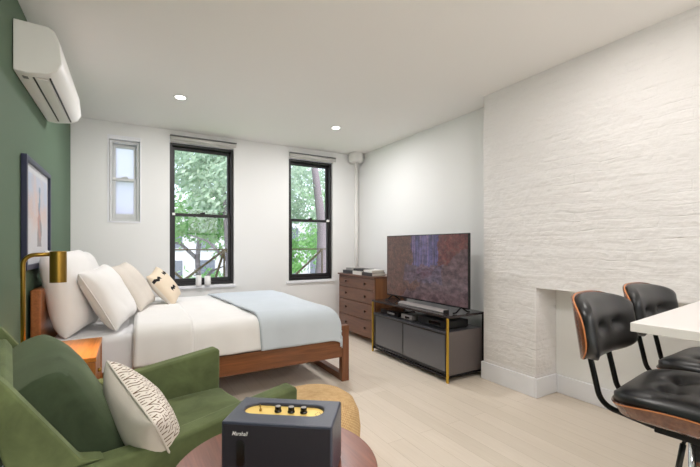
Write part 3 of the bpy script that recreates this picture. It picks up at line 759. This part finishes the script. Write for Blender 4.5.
# ------------------------------------------------------------------ television
TX, TY0, TY1, TZ0, TZ1 = 2.63, 2.40, 3.65, .645, 1.338
t = thing('television', 'large flat television showing a dim brick street scene', 'television', (TX, (TY0+TY1)/2, CZ+.0005))
b = (TY1-TY0)/2; z0, z1 = TZ0-CZ, TZ1-CZ; zc = (z0+z1)/2
boxo('bezel', (0, -b, z0), (.028, b, z1), M['gloss_black'], t, bevel=.004)
boxo('rear_housing', (.0285, -b*.7, z0+.03), (.06, b*.7, z0+.4), M['black'], t, bevel=.01)
bm = BM(); box(bm, (-.0015, -b+.009, z0+.014-zc), (-.0002, b-.009, z1-.009-zc)); link_mesh('screen', bm, M['tv'], t, (0,0,zc))
for s in (-1, 1):
    bm = BM(); yy = s*(b-.1)
    tube(bm, [(.014, yy, z0+.01), (-.05, yy-s*.0, .012), (-.09, yy, .008)], .008, 10); tube(bm, [(.014, yy, z0+.01), (.09, yy, .01), (.12, yy, .008)], .008, 10)
    link_mesh('stand_foot', bm, M['black_metal'], t, smooth=True)
t = thing('soundbar', 'slim pale grey soundbar lying in front of the television', 'soundbar', (2.545, 2.94, CZ+.0005), 0)
bm = BM(); extrude_poly(bm, [(-.036, -.34, 0), (.036, -.34, 0), (.036, -.34, .026), (-.005, -.34, .026), (-.036, -.34, .010)], (0, .68, 0)); link_mesh('body', bm, M['silver'], t, bevel=.003)
for s in (-1, 1): boxo('end_cap', (-.03, min(s*.3405, s*.349), .0), (.035, max(s*.3405, s*.349), .025), M['black'], t, bevel=.002)

# ------------------------------------------------------------------ vases on the sill
for x, h, lab in ((.725, .125, 'taller white cylindrical candle jar on the left window sill'), (.83, .115, 'shorter white ceramic cup on the left window sill')):
    t = thing('candle_jar', lab, 'jar', (x, YB-.0, .7335), 0, 'white jars on the window sill')
    bm = BM(); r = .033 if h > .12 else .036
    lathe(bm, [(0,0),(r*.94,0),(r,.005),(r,h),(r-.004,h),(r-.004,.02),(0,.02)], 28); link_mesh('jar_body', bm, M['ceramic'], t, smooth=True)
    bm = BM(); lathe(bm, [(0,h*.55),(r-.0045,h*.55),(r-.0045,h*.6),(0,h*.6)], 24); link_mesh('wax', bm, M['ceramic'], t)
    t.location.y = YB-.02+.0

# ------------------------------------------------------------------ armchair
AY = math.atan2(.204, .979)
d = Vector((.979, .204, 0)); n = Vector((-.204, .979, 0))
Fo = Vector((.462, 2.49, 0)); W = .93
C0 = Fo - n*(W/2) - d*.46
t = thing('armchair', 'deep green velvet armchair with slim raised arms beside the round table', 'armchair', (C0.x, C0.y, 0), AY)
hw = W/2; at = .085; xf = .46
AR = .595
def arm(s):
    bm = BM(); y0, y1 = sorted((s*hw, s*(hw-at)))
    prof = [(-.40,.13),(.42,.13),(.455,.16),(xf,AR-.02),(xf-.012,AR),(-.12,AR-.065),(-.50,AR-.06),(-.47,.3)]
    extrude_poly(bm, [(x, y0, z) for x, z in prof], (0, y1-y0, 0))
    return link_mesh('arm', bm, M['velvet'], t, bevel=.016, bseg=4)
arm(1); arm(-1)
bm = BM(); extrude_poly(bm, [(-.38,-hw+at+.002,.13),(.43,-hw+at+.002,.13),(.44,-hw+at+.002,.225),(-.40,-hw+at+.002,.215)], (0,2*(hw-at)-.004,0)); link_mesh('seat_base', bm, M['velvet'], t, bevel=.01)
# backrest shell, reclined
bm = BM(); extrude_poly(bm, [(-.35,-hw+at+.003,.14),(-.39,-hw+at+.003,.14),(-.548,-hw+at+.003,.78),(-.54,-hw+at+.003,.81),(-.515,-hw+at+.003,.815),(-.495,-hw+at+.003,.78)], (0,2*(hw-at)-.006,0))
link_mesh('back_shell', bm, M['velvet'], t, bevel=.01, bseg=4)
for s in (-1, 1):    # side wings that run up from the arms to the top of the back
    y0, y1 = sorted((s*(hw-.015), s*(hw-at)))
    bm = BM(); extrude_poly(bm, [(x, y0, z) for x, z in [(-.5,AR-.055),(-.27,AR-.06),(-.335,AR-.04),(-.505,.825),(-.52,.845),(-.53,.862),(-.55,.84),(-.558,.80)]], (0, y1-y0, 0))
    link_mesh('wing', bm, M['velvet'], t, bevel=.016, bseg=4)
# cushions
bm = BM(); iw = hw-at-.008
def cushion(bm, x0, x1, y0, y1, z0, z1, crown, seed, n=16):
    vs = {}
    def P(u, v, w):
        x = x0+(x1-x0)*u; y = y0+(y1-y0)*v; z = z0+(z1-z0)*w
        e = (1-(2*u-1)**4)*(1-(2*v-1)**4)
        if w > .5: z += crown*e + noise.noise(Vector((x*6, y*6, seed)))*.008
        r = .035
        mz = abs(w-.5)*2
        x += (r*(1-mz*0)-r)*(1 if u > .5 else -1)
        bul = .02*(1-(2*w-1)**2)
        if u in (0, 1): x += bul*(1 if u else -1)
        return x, y, z
    def grid(f, a, b):
        g = [[None]*(b+1) for _ in range(a+1)]
        for i in range(a+1):
            for j in range(b+1):
                p = f(i/a, j/b); k = tuple(round(q, 5) for q in p[3:]) if len(p) > 3 else None
                key = tuple(round(q, 4) for q in p)
                if key not in vs: vs[key] = bm.verts.new(p)
                g[i][j] = vs[key]
        for i in range(a):
            for j in range(b):
                q = [g[i][j], g[i+1][j], g[i+1][j+1], g[i][j+1]]
                if len(set(q)) == 4 and not bm.faces.get(q): bm.faces.new(q)
    grid(lambda u, v: P(u, v, 0), n, n); grid(lambda u, v: P(u, v, 1), n, n)
    grid(lambda u, w: P(u, 0, w), n, 4); grid(lambda u, w: P(u, 1, w), n, 4)
    grid(lambda v, w: P(0, v, w), n, 4); grid(lambda v, w: P(1, v, w), n, 4)
cushion(bm, -.30, .452, -iw, iw, .228, .362, .028, 2.2)
o = link_mesh('seat_cushion', bm, M['velvet'], t, bevel=.02, bseg=4)
bm = BM(); ch, cw, ct = .47, iw-.004, .165
cushion(bm, -ch/2, ch/2, -cw, cw, -ct/2, ct/2, .055, 7.7, 20)
tl = R_(27); nr = Vector((math.cos(tl), 0, math.sin(tl))); ya = Vector((-math.sin(tl), 0, math.cos(tl)))
rotm = Matrix((ya, nr.cross(ya), nr)).transposed().to_euler()
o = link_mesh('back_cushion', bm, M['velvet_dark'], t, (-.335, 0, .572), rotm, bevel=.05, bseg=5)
for sx in (-.34, .38):
    for sy in (-1, 1):
        bm = BM(); tube(bm, [(sx, sy*(hw-.06), .129), (sx+(.03 if sx > 0 else -.05), sy*(hw-.05), 0)], [.022, .014], 14); link_mesh('leg', bm, M['bed_wood_z'], t, smooth=True)
# cushion on the armchair
pc = C0 + d*-.105 + n*-.262
pillow('chevron_pillow', .44, .42, .19, (pc.x, pc.y, .532), AY+R_(1), R_(25), [M['geo'], M['geo_back']], 'linen cushion printed with fine brown chevron lines on the green armchair', 'cushion', seed=15, pinch=.07, two=True, piping=M['geo_back'], roll=R_(20))

# ------------------------------------------------------------------ pouf
t = thing('woven_pouf', 'round woven straw pouf on the floor behind the speaker', 'pouf', (.92, 2.0, 0))
prof = [(0,.002),(.20,.002),(.245,.03),(.268,.10),(.272,.18),(.262,.26),(.235,.32),(.19,.352),(.10,.366),(0,.37)]
bm = BM(); lathe(bm, prof, 64); link_mesh('body', bm, M['pouf'], t, smooth=True)

# ------------------------------------------------------------------ round table + speaker
TBX, TBY, TBZ, TBR = .408, 1.165, .52, .322
t = thing('side_table', 'round dark-wood side table under the black speaker', 'table', (TBX, TBY, 0))
bm = BM(); lathe(bm, [(0,TBZ-.028),(TBR-.02,TBZ-.028),(TBR-.004,TBZ-.014),(TBR,TBZ-.004),(TBR-.003,TBZ),(0,TBZ)], 96); link_mesh('tabletop', bm, M['table'], t, bevel=.001)
bm = BM(); lathe(bm, [(0,.03),(.03,.03),(.022,.12),(.022,.42),(.05,TBZ-.029),(0,TBZ-.029)], 32); link_mesh('pedestal', bm, M['table'], t, smooth=True)
bm = BM(); lathe(bm, [(0,0),(.17,0),(.17,.015),(.04,.03),(0,.03)], 48); link_mesh('base', bm, M['table'], t, smooth=True)

def unp(px, py, z, f=378., hy=246., h=1.22):
    a_ = math.atan(220/378.); u = (px-350)/f; r = (math.sin(a_)+u*math.cos(a_), math.cos(a_)-u*math.sin(a_)); k = (h-z)*f/(py-hy); return Vector((k*r[0], k*r[1], z))
SH = .18
FL, FR = unp(221, 420.5, TBZ+SH+.004), unp(331, 428.5, TBZ+SH+.004)
ax = (FR-FL); SW = ax.length; ax.normalize(); syaw = math.atan2(ax.y, ax.x) + R_(2); SD = .185
cen = (FL+FR)/2 + Vector((-ax.y, ax.x, 0))*SD/2
t = thing('speaker', 'black retro speaker with gold control panel on the round side table', 'speaker', (cen.x, cen.y, TBZ+.0005), syaw)
sw, sd = SW/2, SD/2
# cabinet with a stadium-shaped control recess in its lid
bm = BM()
z0 = .004; z1 = SH+.004
def stadium(hw_, r, cx=0, cy=.004, n=12):
    p = []
    for k in range(n+1): a_ = -PI/2+PI*k/n; p.append((cx+hw_-r+r*math.cos(a_), cy+r*math.sin(a_)))
    for k in range(n+1): a_ = PI/2+PI*k/n; p.append((cx-hw_+r+r*math.cos(a_), cy+r*math.sin(a_)))
    return p
SP = stadium(.130*SW/.34, .040, -.006, .012)
# outline points of box matched radially with stadium points
def outer(p):
    x, y = p; y -= .004
    k = min(sw/max(abs(x), 1e-6), (sd)/max(abs(y), 1e-6))
    return None
n_ = len(SP)
inner_top = [bm.verts.new((x, y, z1)) for x, y in SP]; inner_bot = [bm.verts.new((x, y, z1-.012)) for x, y in SP]
for i in range(n_):
    j = (i+1) % n_; bm.faces.new((inner_top[i], inner_top[j], inner_bot[j], inner_bot[i]))
c_ = [bm.verts.new(p) for p in ((sw,-sd,z1),(sw,sd,z1),(-sw,sd,z1),(-sw,-sd,z1))]
e = [(c_[i], c_[(i+1) % 4]) for i in range(4)]
half = n_//2; q = half//2
# right side fan, top strip, left fan, bottom strip
for i in range(half-1): bm.faces.new((c_[0] if i < q else c_[1], inner_top[i], inner_top[i+1]))
bm.faces.new((c_[0], inner_top[q], c_[1])) if False else None
bm.faces.new((c_[0], c_[1], inner_top[q]))
for i in range(half, n_-1): bm.faces.new((c_[2] if i < half+q else c_[3], inner_top[i], inner_top[i+1]))
bm.faces.new((c_[2], c_[3], inner_top[half+q]))
bm.faces.new((c_[1], c_[2], inner_top[half], inner_top[half-1])); bm.faces.new((c_[3], c_[0], inner_top[0], inner_top[n_-1]))
lo_ = [bm.verts.new(p) for p in ((sw,-sd,z0),(sw,sd,z0),(-sw,sd,z0),(-sw,-sd,z0))]
for i in range(4): bm.faces.new((c_[i], c_[(i+1) % 4], lo_[(i+1) % 4], lo_[i]))
bm.faces.new(lo_)
bmesh.ops.recalc_face_normals(bm, faces=bm.faces)
o = link_mesh('cabinet', bm, M['tolex'], t, bevel=.006, bseg=3)
bm = BM(); vs = [bm.verts.new((x*.998, y, z1-.0105)) for x, y in SP]; vb = [bm.verts.new((x*.998, y, z1-.013)) for x, y in SP]
bm.faces.new(vs); bm.faces.new(vb[::-1])
for i in range(n_): bm.faces.new((vs[i], vb[i], vb[(i+1) % n_], vs[(i+1) % n_]))
link_mesh('control_panel', bm, M['speaker_gold'], t)
for kx in (-.008, .035, .075):
    bm = BM(); lathe(bm, [(0,0),(.0115,0),(.0115,.004),(.0100,.006),(.0098,.017),(0,.017)], 24); k = link_mesh('knob', bm, M['gloss_black'], t, (kx-.018, .012, z1-.0102), smooth=False, bevel=.0006)
    bm = BM(); lathe(bm, [(0,.0171),(.0085,.0171),(.0085,.0185),(0,.0185)], 24); link_mesh('knob_cap', bm, M['silver'], k)
bm = BM(); tube(bm, [(-.083,.012,z1-.0102),(-.083,.012,z1-.004)], .0045, 12); tube(bm, [(-.083,.012,z1-.004),(-.086,.014,z1+.008)], [.0016,.0028], 10); link_mesh('power_switch', bm, M['brass'], t, smooth=True)
bm = BM()
for k in range(9): tube(bm, [(.104+.008*math.cos(k*.7), .008+.012*math.sin(k*.7), z1-.0105), (.104+.008*math.cos(k*.7), .008+.012*math.sin(k*.7), z1-.0095)], .0012, 6)
link_mesh('indicator_dots', bm, M['black'], t)
boxo('front_grille', (-sw+.007, -sd-.0025, z0+.006), (sw-.007, -sd+.001, z1-.007), M['grille'], t, bevel=.001)
bm = BM(); P_ = []
for k in range(13): a_ = PI*k/12; P_.append((-sw+.060+.012*math.cos(a_), -sd-.0034, z0+.118+.012*math.sin(a_)))
for k in range(13): a_ = PI+PI*k/12; P_.append((-sw+.060+.012*math.cos(a_), -sd-.0034, z0+.066+.012*math.sin(a_)))
extrude_poly(bm, P_, (0, .0015, 0)); link_mesh('bass_port', bm, mat('port_black', (.002,.002,.002), .3), t)
for s in (-1, 1):
    for r in (-1, 1):
        bm = BM(); lathe(bm, [(0,0),(.01,0),(.01,.006),(0,.006)], 16); link_mesh('foot', bm, M['black'], t, (s*(sw-.025), r*(sd-.025), 0))
def text_mesh(txt, size, depth, m, parent, loc, rot, name, shear=0, sx=1):
    cu = bpy.data.curves.new(name, 'FONT'); cu.body = txt; cu.size = size; cu.extrude = depth; cu.shear = .3; cu.offset = size*.004; cu.space_character = 1.0
    cu.align_x = 'LEFT'
    tmp = bpy.data.objects.new('tmp', cu); COL.objects.link(tmp)
    dg = bpy.context.evaluated_depsgraph_get(); dg.update()
    me = bpy.data.meshes.new_from_object(tmp.evaluated_get(dg)); bpy.data.objects.remove(tmp)
    me.materials.clear(); me.materials.append(m); me.name = name
    o = bpy.data.objects.new(name, me); COL.objects.link(o); o.parent = parent; o.location = loc; o.rotation_euler = rot; o.scale = (sx, 1, 1); return o
text_mesh('Marshall', .0165, .0006, M['ceramic'], t, (-sw+.034, -sd-.0032, z0+.143), (PI/2, 0, 0), 'logo', .45, .85)

# ------------------------------------------------------------------ counter
CYAW = R_(5.5)
KZ, KT = .98, .028
c0 = unp(630, 322.4, KZ)
t = thing('breakfast_counter', 'pale stone breakfast counter above the leather stools', 'counter', (c0.x, c0.y, 0), CYAW)
bm = BM(); box(bm, (0, -1.0, KZ-KT), (1.35, 0, KZ)); link_mesh('worktop', bm, M['counter'], t, bevel=.002)
bm = BM(); box(bm, (.25, -.95, .0), (1.35, -.5, KZ-KT-.001)); link_mesh('base_cabinet', bm, M['counter_base'], t, bevel=.003)

# ------------------------------------------------------------------ stools
def stool(cx, cy, yaw, label):
    """local: -y is forward (towards the counter front), +y the back"""
    t = thing('bar_stool', label, 'stool', (cx, cy, 0), yaw, 'black leather stools at the counter')
    def shell(w, dpt, zc, curve, th, off, seed):
        pass
    # seat: moulded shell (wood) + tufted leather pad
    sw_, sd_ = .225, .205
    def outline(u, v, p=4.0):      # square -> rounded square
        r = (abs(u)**p+abs(v)**p)**(1/p); m_ = max(abs(u), abs(v))
        k = m_/r if r > 1e-6 else 1
        return u*k, v*k
    def slab(name, fz0, fz1, m, n=26, sc=1., xform=None, edge=None, p=4.0, lip=.006, tuck=1.0):
        bm = BM(); T_ = []; Bt = []
        for j in range(n+1):
            a_, b_ = [], []
            for i in range(n+1):
                u, v = outline(-1+2*i/n, -1+2*j/n, p)
                X, Y = u*sc, v*sc
                a_.append(bm.verts.new(xform(X, Y, fz1(u, v)))); b_.append(bm.verts.new(xform(X*tuck, Y*tuck, fz0(u, v))))
            T_.append(a_); Bt.append(b_)
        for j in range(n):
            for i in range(n):
                bm.faces.new((T_[j][i], T_[j][i+1], T_[j+1][i+1], T_[j+1][i])); bm.faces.new((Bt[j][i], Bt[j+1][i], Bt[j+1][i+1], Bt[j][i+1]))
        rim = [(0,i) for i in range(n)]+[(j,n) for j in range(n)]+[(n,i) for i in range(n,0,-1)]+[(j,0) for j in range(n,0,-1)]
        MV = {}
        for k in range(len(rim)):
            (a1,b1),(a2,b2) = rim[k], rim[(k+1)%len(rim)]
            if not edge: bm.faces.new((T_[a1][b1], T_[a2][b2], Bt[a2][b2], Bt[a1][b1])); continue
            if k == 0: first = mids = None
            def mid(a, b):
                p_, q_ = T_[a][b].co, Bt[a][b].co; return p_.lerp(q_, min(.5, lip/max((p_-q_).length, 1e-5)))
            if (a1,b1) not in MV: MV[(a1,b1)] = bm.verts.new(mid(a1,b1))
            if (a2,b2) not in MV: MV[(a2,b2)] = bm.verts.new(mid(a2,b2))
            f = bm.faces.new((T_[a1][b1], T_[a2][b2], MV[(a2,b2)], MV[(a1,b1)])); f.material_index = 1
            bm.faces.new((MV[(a1,b1)], MV[(a2,b2)], Bt[a2][b2], Bt[a1][b1]))
        return link_mesh(name, bm, m, t, smooth=True)
    tuft = lambda u, v, pts: sum(math.exp(-((u-a_)**2+(v-b_)**2)/.03) for a_, b_ in pts)
    crease = lambda u, v: math.exp(-(v*v)/.004)
    saddle = lambda u, v: .028*u*u*(1-v*v) - .006*max(0, -v)**2.2
    SZ = .705
    sx = lambda X, Y, Z: (X*sw_, Y*sd_, SZ+Z)
    slab('seat_shell', lambda u, v: saddle(u, v)*max(abs(u),abs(v))**6-.036*(1-v**4)-.004*v**4, lambda u, v: saddle(u, v)+.006, [M['shell'], M['shell_edge']], xform=sx, edge=True, tuck=.93, lip=.005)
    pts4 = [(-.33,-.3),(.33,-.3),(-.33,.3),(.33,.3)]
    pad = lambda u, v: saddle(u, v)+.008+.052*max(0,(1-abs(u)**5)*(1-abs(v)**5))**.45 - .02*tuft(u, v, pts4) - .006*(math.exp(-((abs(v)-.3)**2)/.004) if abs(u) < .5 else 0)
    s_ = slab('seat_pad', lambda u, v: saddle(u, v)+.005, pad, M['leather'], sc=.97, xform=sx)
    for a_, b_ in pts4:
        bm = BM(); p = sx(a_*.97, b_*.97, pad(a_, b_)+.001); lathe(bm, [(0,0),(.009,.0),(.008,.004),(0,.005)], 14, p); link_mesh('button', bm, M['leather'], s_, smooth=True)
    # backrest
    bw, bh, BZ, BYY = .222, .117, .932, .275
    rec = .15
    bulge = lambda u, v: -.075*(1-u*u)+.035
    # local frame of the back: X across, Y up, Z thickness towards the sitter (-y)
    def bx(X, Y, Z):
        y_ = BYY + Y*bh*rec - Z - .07*abs(X)**3.0 + .02
        return (X*bw-.028, y_, BZ+Y*bh)
    sh = slab('back_shell', lambda u, v: -.018, lambda u, v: -.008, [M['shell'], M['shell_edge']], xform=bx, edge=True, p=2.8, lip=.005)
    ptb = [(-.33,.0),(.33,.0)]
    padb = lambda u, v: -.004+.062*max(0,(1-abs(u)**5)*(1-abs(v)**4))**.5 - .028*tuft(u, v, ptb)
    pb = slab('back_pad', lambda u, v: -.0075, padb, M['leather'], sc=.96, xform=bx, p=2.8)
    for a_, b_ in ptb:
        p = bx(a_*.96, b_*.96, padb(a_, b_)+.001)
        bm = BM(); tube(bm, [p, (p[0], p[1]-.004, p[2])], .009, 14); link_mesh('button', bm, M['leather'], pb, smooth=True)
    # black tube frame: from behind the backrest, down and under the seat
    for s in (-1, 1):
        x = s*.085; bm = BM()
        pts = [(x, .300, .96), (x, .288, .85), (x, .268, .76)] + [(x, q_[1], q_[2]) for q_ in [Vector(v_) for v_ in arc((x, .195, .715), .062, .0, -PI/2, 8, (0,1,0), (0,0,1))]][1:] + [(x, .10, .640), (x, -.06, .640)]
        tube(bm, pts, .0095, 12); link_mesh('back_tube', bm, M['black_metal'], t, smooth=True)
    boxo('mounting_plate', (-.11, -.09, .630), (.11, .09, .652), M['black_metal'], t, bevel=.003)
    bm = BM(); tube(bm, [(0,0,.012),(0,0,.629)], .029, 28); link_mesh('gas_column', bm, M['chrome'], t, smooth=True)
    bm = BM(); lathe(bm, [(0,0),(.205,0),(.205,.006),(.17,.016),(.05,.028),(.036,.045),(0,.045)], 64); link_mesh('base_plate', bm, M['chrome'], t, smooth=True)
    bm = BM(); tube(bm, [(-.03,.02,.632),(-.055,.03,.60)], .005, 8); tube(bm, [(-.055,.03,.60),(-.078,.038,.52)], .008, 10); link_mesh('height_lever', bm, M['black'], t, smooth=True)
    # footrest loop
    bm = BM(); pts = [(0,-.03,.30)] + [(.17*math.sin(k*2*PI/24), -.17+.14*math.cos(k*2*PI/24), .30) for k in range(25)]
    tube(bm, pts[1:], .009, 10); link_mesh('footrest', bm, M['chrome'], t, smooth=True)
    return t
stool(1.555, .475, R_(7), 'near black leather bar stool with walnut shell, left of the two stools')
stool(2.075, .54, R_(2), 'far black leather bar stool, partly hidden behind the counter corner')

# ------------------------------------------------------------------ outside
bm = BM(); box(bm, (-25, 5.3, -3.6), (30, 40, -3.5)); o = link_mesh('garden_lawn', bm, M['grass'], None); o['kind'] = 'structure'; o['label'] = 'green back garden seen below the windows'
t = thing('rear_house', 'white house across the garden, its windows in rows', 'building', (6, 17, -3.5))
bm = BM(); box(bm, (-9, 0, 0), (9.3, 3, 6.0)); link_mesh('wall', bm, M['facade'], t)
boxo('cornice', (-9.1, -.15, 6.01), (9.1, .4, 6.25), M['facade'], t)
boxo('roof', (-9.05, .41, 6.01), (9.05, 3.05, 6.1), M['grey_plastic'], t)
for r in range(4):
    for c in range(14):
        x = -8.3+c*1.28; z = .25+r*1.45
        w = boxo('window', (x-.40, -.06, z-.05), (x+.40, -.001, z+1.05), M['facade'], t, bevel=.01)
        boxo('pane', (x-.33, -.07, z+.03), (x+.33, -.061, z+.97), M['facade_glass'], w, bevel=0)
# trees
def tree(x, y, zb, lean, trunk_r, crown, nleaf, leafm, label, seed, lsize=.1, branches=9, off=(0,0)):
    random.seed(seed)
    t = thing('garden_tree', label, 'tree', (x, y, zb), 0, 'trees in the back garden')
    top = crown[2]
    bm = BM(); pts = []
    for k in range(9):
        f = k/8; pts.append((lean[0]*f + .12*math.sin(k*1.1+seed), lean[1]*f, (top+.5)*f))
    tube(bm, pts, [trunk_r*(1-.75*k/8) for k in range(9)], 10)
    ends = []
    for k in range(branches):
        f = .3+.65*k/branches; i = int(f*8); p = Vector(pts[i]); a_ = k*2.4+seed
        L_ = crown[0]*.75*(1-.3*f)
        e_ = p + Vector((math.cos(a_)*L_, math.sin(a_)*crown[1]*.7, L_*.6))
        mid = (p+e_)/2 + Vector((0,0,.15)); tube(bm, [p, mid, e_], [trunk_r*.4, trunk_r*.26, trunk_r*.1], 7); ends.append(e_)
    link_mesh('trunk', bm, M['bark'], t, smooth=True)
    bm = BM()
    cl = []
    for k in range(46):
        a_ = random.random()*2*PI; b_ = random.uniform(-1, 1); q_ = random.random()**.5
        s_ = math.sqrt(1-b_*b_)
        cl.append(Vector((lean[0]*.7+crown[0]*q_*s_*math.cos(a_), lean[1]*.7+crown[1]*q_*s_*math.sin(a_), top+crown[3]*q_*b_)))
    for k in range(nleaf):
        c = random.choice(cl); p = c + Vector((off[0], off[1], 0)) + Vector((random.gauss(0,.32), random.gauss(0,.32), random.gauss(0,.22)))*crown[0]*.42
        n1 = Vector((random.gauss(0,1), random.gauss(0,1), random.gauss(0,1))).normalized(); n2 = n1.orthogonal().normalized(); n3 = n1.cross(n2)
        s_ = lsize*random.uniform(.6, 1.2)
        bm.faces.new([bm.verts.new(p+n2*s_), bm.verts.new(p+n3*s_*.45), bm.verts.new(p-n2*s_), bm.verts.new(p-n3*s_*.45)])
    me = bpy.data.meshes.new('foliage'); bm.to_mesh(me); bm.free(); me.materials.append(leafm)
    o = bpy.data.objects.new('foliage', me); COL.objects.link(o); o.parent = t
    return t
tree(1.5, 8.6, -3.5, (.5, .2), .1, (1.7, 1.3, 6.5, 1.3), 8500, M['leaf2'], 'leafy pale green tree, lightened further for glass haze, filling the left big window', 3, .075)
tree(1.9, 10.4, -3.5, (-.4, 0), .14, (1.4, 1.3, 5.35, .75), 3500, M['leaf'], 'bright green tree further back, right half of the left big window', 5, .08)
tree(3.98, 8.2, -3.5, (-.12, 0), .27, (1.5, 1.0, 6.4, 1.5), 4200, M['leaf2'], 'thick leaning tree trunk outside the right big window', 8, .07, 3, (0, 1.5))
tree(3.75, 10.2, -3.5, (-.1, 0), .07, (.75, .8, 4.4, .8), 2600, M['leaf'], 'low green tree beside the thick trunk in the right window', 11, .08)
tree(1.9, 12.6, -3.5, (0, 0), .1, (1.5, 1.0, 3.1, .8), 3800, M['leaf'], 'low bushy tree by the white house in the left window', 13, .09)
tree(7.3, 13.0, -3.5, (.2, 0), .15, (2.2, 1.2, 5.4, 2.0), 7000, M['leaf'], 'far green tree in the right window behind the thick trunk', 17, .09)
# fire escape rail
t = thing('fire_escape', 'brown iron fire-escape railing crossing outside both black windows', 'railing', (1.7, 5.75, 0))
bm = BM(); box(bm, (-1.7, -.012, 1.16), (1.9, .012, 1.18)); link_mesh('top_rail', bm, M['escape'], t)
bm = BM(); box(bm, (-1.7, -.012, .40), (1.9, .012, .43)); link_mesh('bottom_rail', bm, M['escape'], t)
for x0, z0, x1, z1 in ((-1.42, 1.10, -1.05, .74), (-1.05, .74, -.5, 1.16), (-.5, 1.16, -.72, .43), (-.5, 1.16, -.05, .9), (.62, .75, 1.1, 1.16)):
    bm = BM(); tube(bm, [(x0, .0, z0), (x1, .0, z1)], .017, 8); link_mesh('brace', bm, M['escape'], t)
for x in (-1.65, -.5, 1.1, 1.85):
    bm = BM(); tube(bm, [(x, 0, -3.5), (x, 0, 1.18)], .014, 8); link_mesh('post', bm, M['escape'], t)

# ------------------------------------------------------------------ world, sun, camera
w = bpy.data.worlds.new('sky'); bpy.context.scene.world = w; w.use_nodes = True
nt = w.node_tree; bg = nt.nodes['Background']
sky = nt.nodes.new('ShaderNodeTexSky'); sky.sky_type = 'NISHITA'; sky.sun_disc = False; sky.sun_elevation = R_(48); sky.sun_rotation = R_(150)
sky.air_density = 1.0; sky.dust_density = 4.0; sky.ozone_density = 1
mx = nt.nodes.new('ShaderNodeMix'); mx.data_type = 'RGBA'; mx.inputs[0].default_value = .55
nt.links.new(sky.outputs[0], mx.inputs[6]); mx.inputs[7].default_value = (5.5, 5.9, 6.6, 1)
nt.links.new(mx.outputs[2], bg.inputs[0]); bg.inputs[1].default_value = .38
sun = bpy.data.lights.new('sun', 'SUN'); sun.energy = 1.9; sun.angle = R_(3); sun.color = (1, .96, .9)
so = bpy.data.objects.new('sun', sun); COL.objects.link(so); so.location = (0, 0, 8); so.rotation_euler = (R_(42), 0, R_(-20))

cam = bpy.data.cameras.new('camera'); co = bpy.data.objects.new('camera', cam); COL.objects.link(co)
co.location = (0, 0, 1.22); co.rotation_euler = (PI/2, 0, -math.atan(220/378.))
cam.sensor_width = 36; cam.lens = 36*378/700; cam.shift_y = (246-233.5)/700; cam.clip_start = .05
sc = bpy.context.scene; sc.camera = co
sc.view_settings.view_transform = 'Standard'; sc.view_settings.look = 'None'; sc.view_settings.gamma = 1
sc.view_settings.exposure = 0.3
sc.cycles.max_bounces = 10; sc.cycles.diffuse_bounces = 6; sc.cycles.transparent_max_bounces = 16
sc.cycles.use_denoising = True; sc.cycles.sample_clamp_indirect = 6
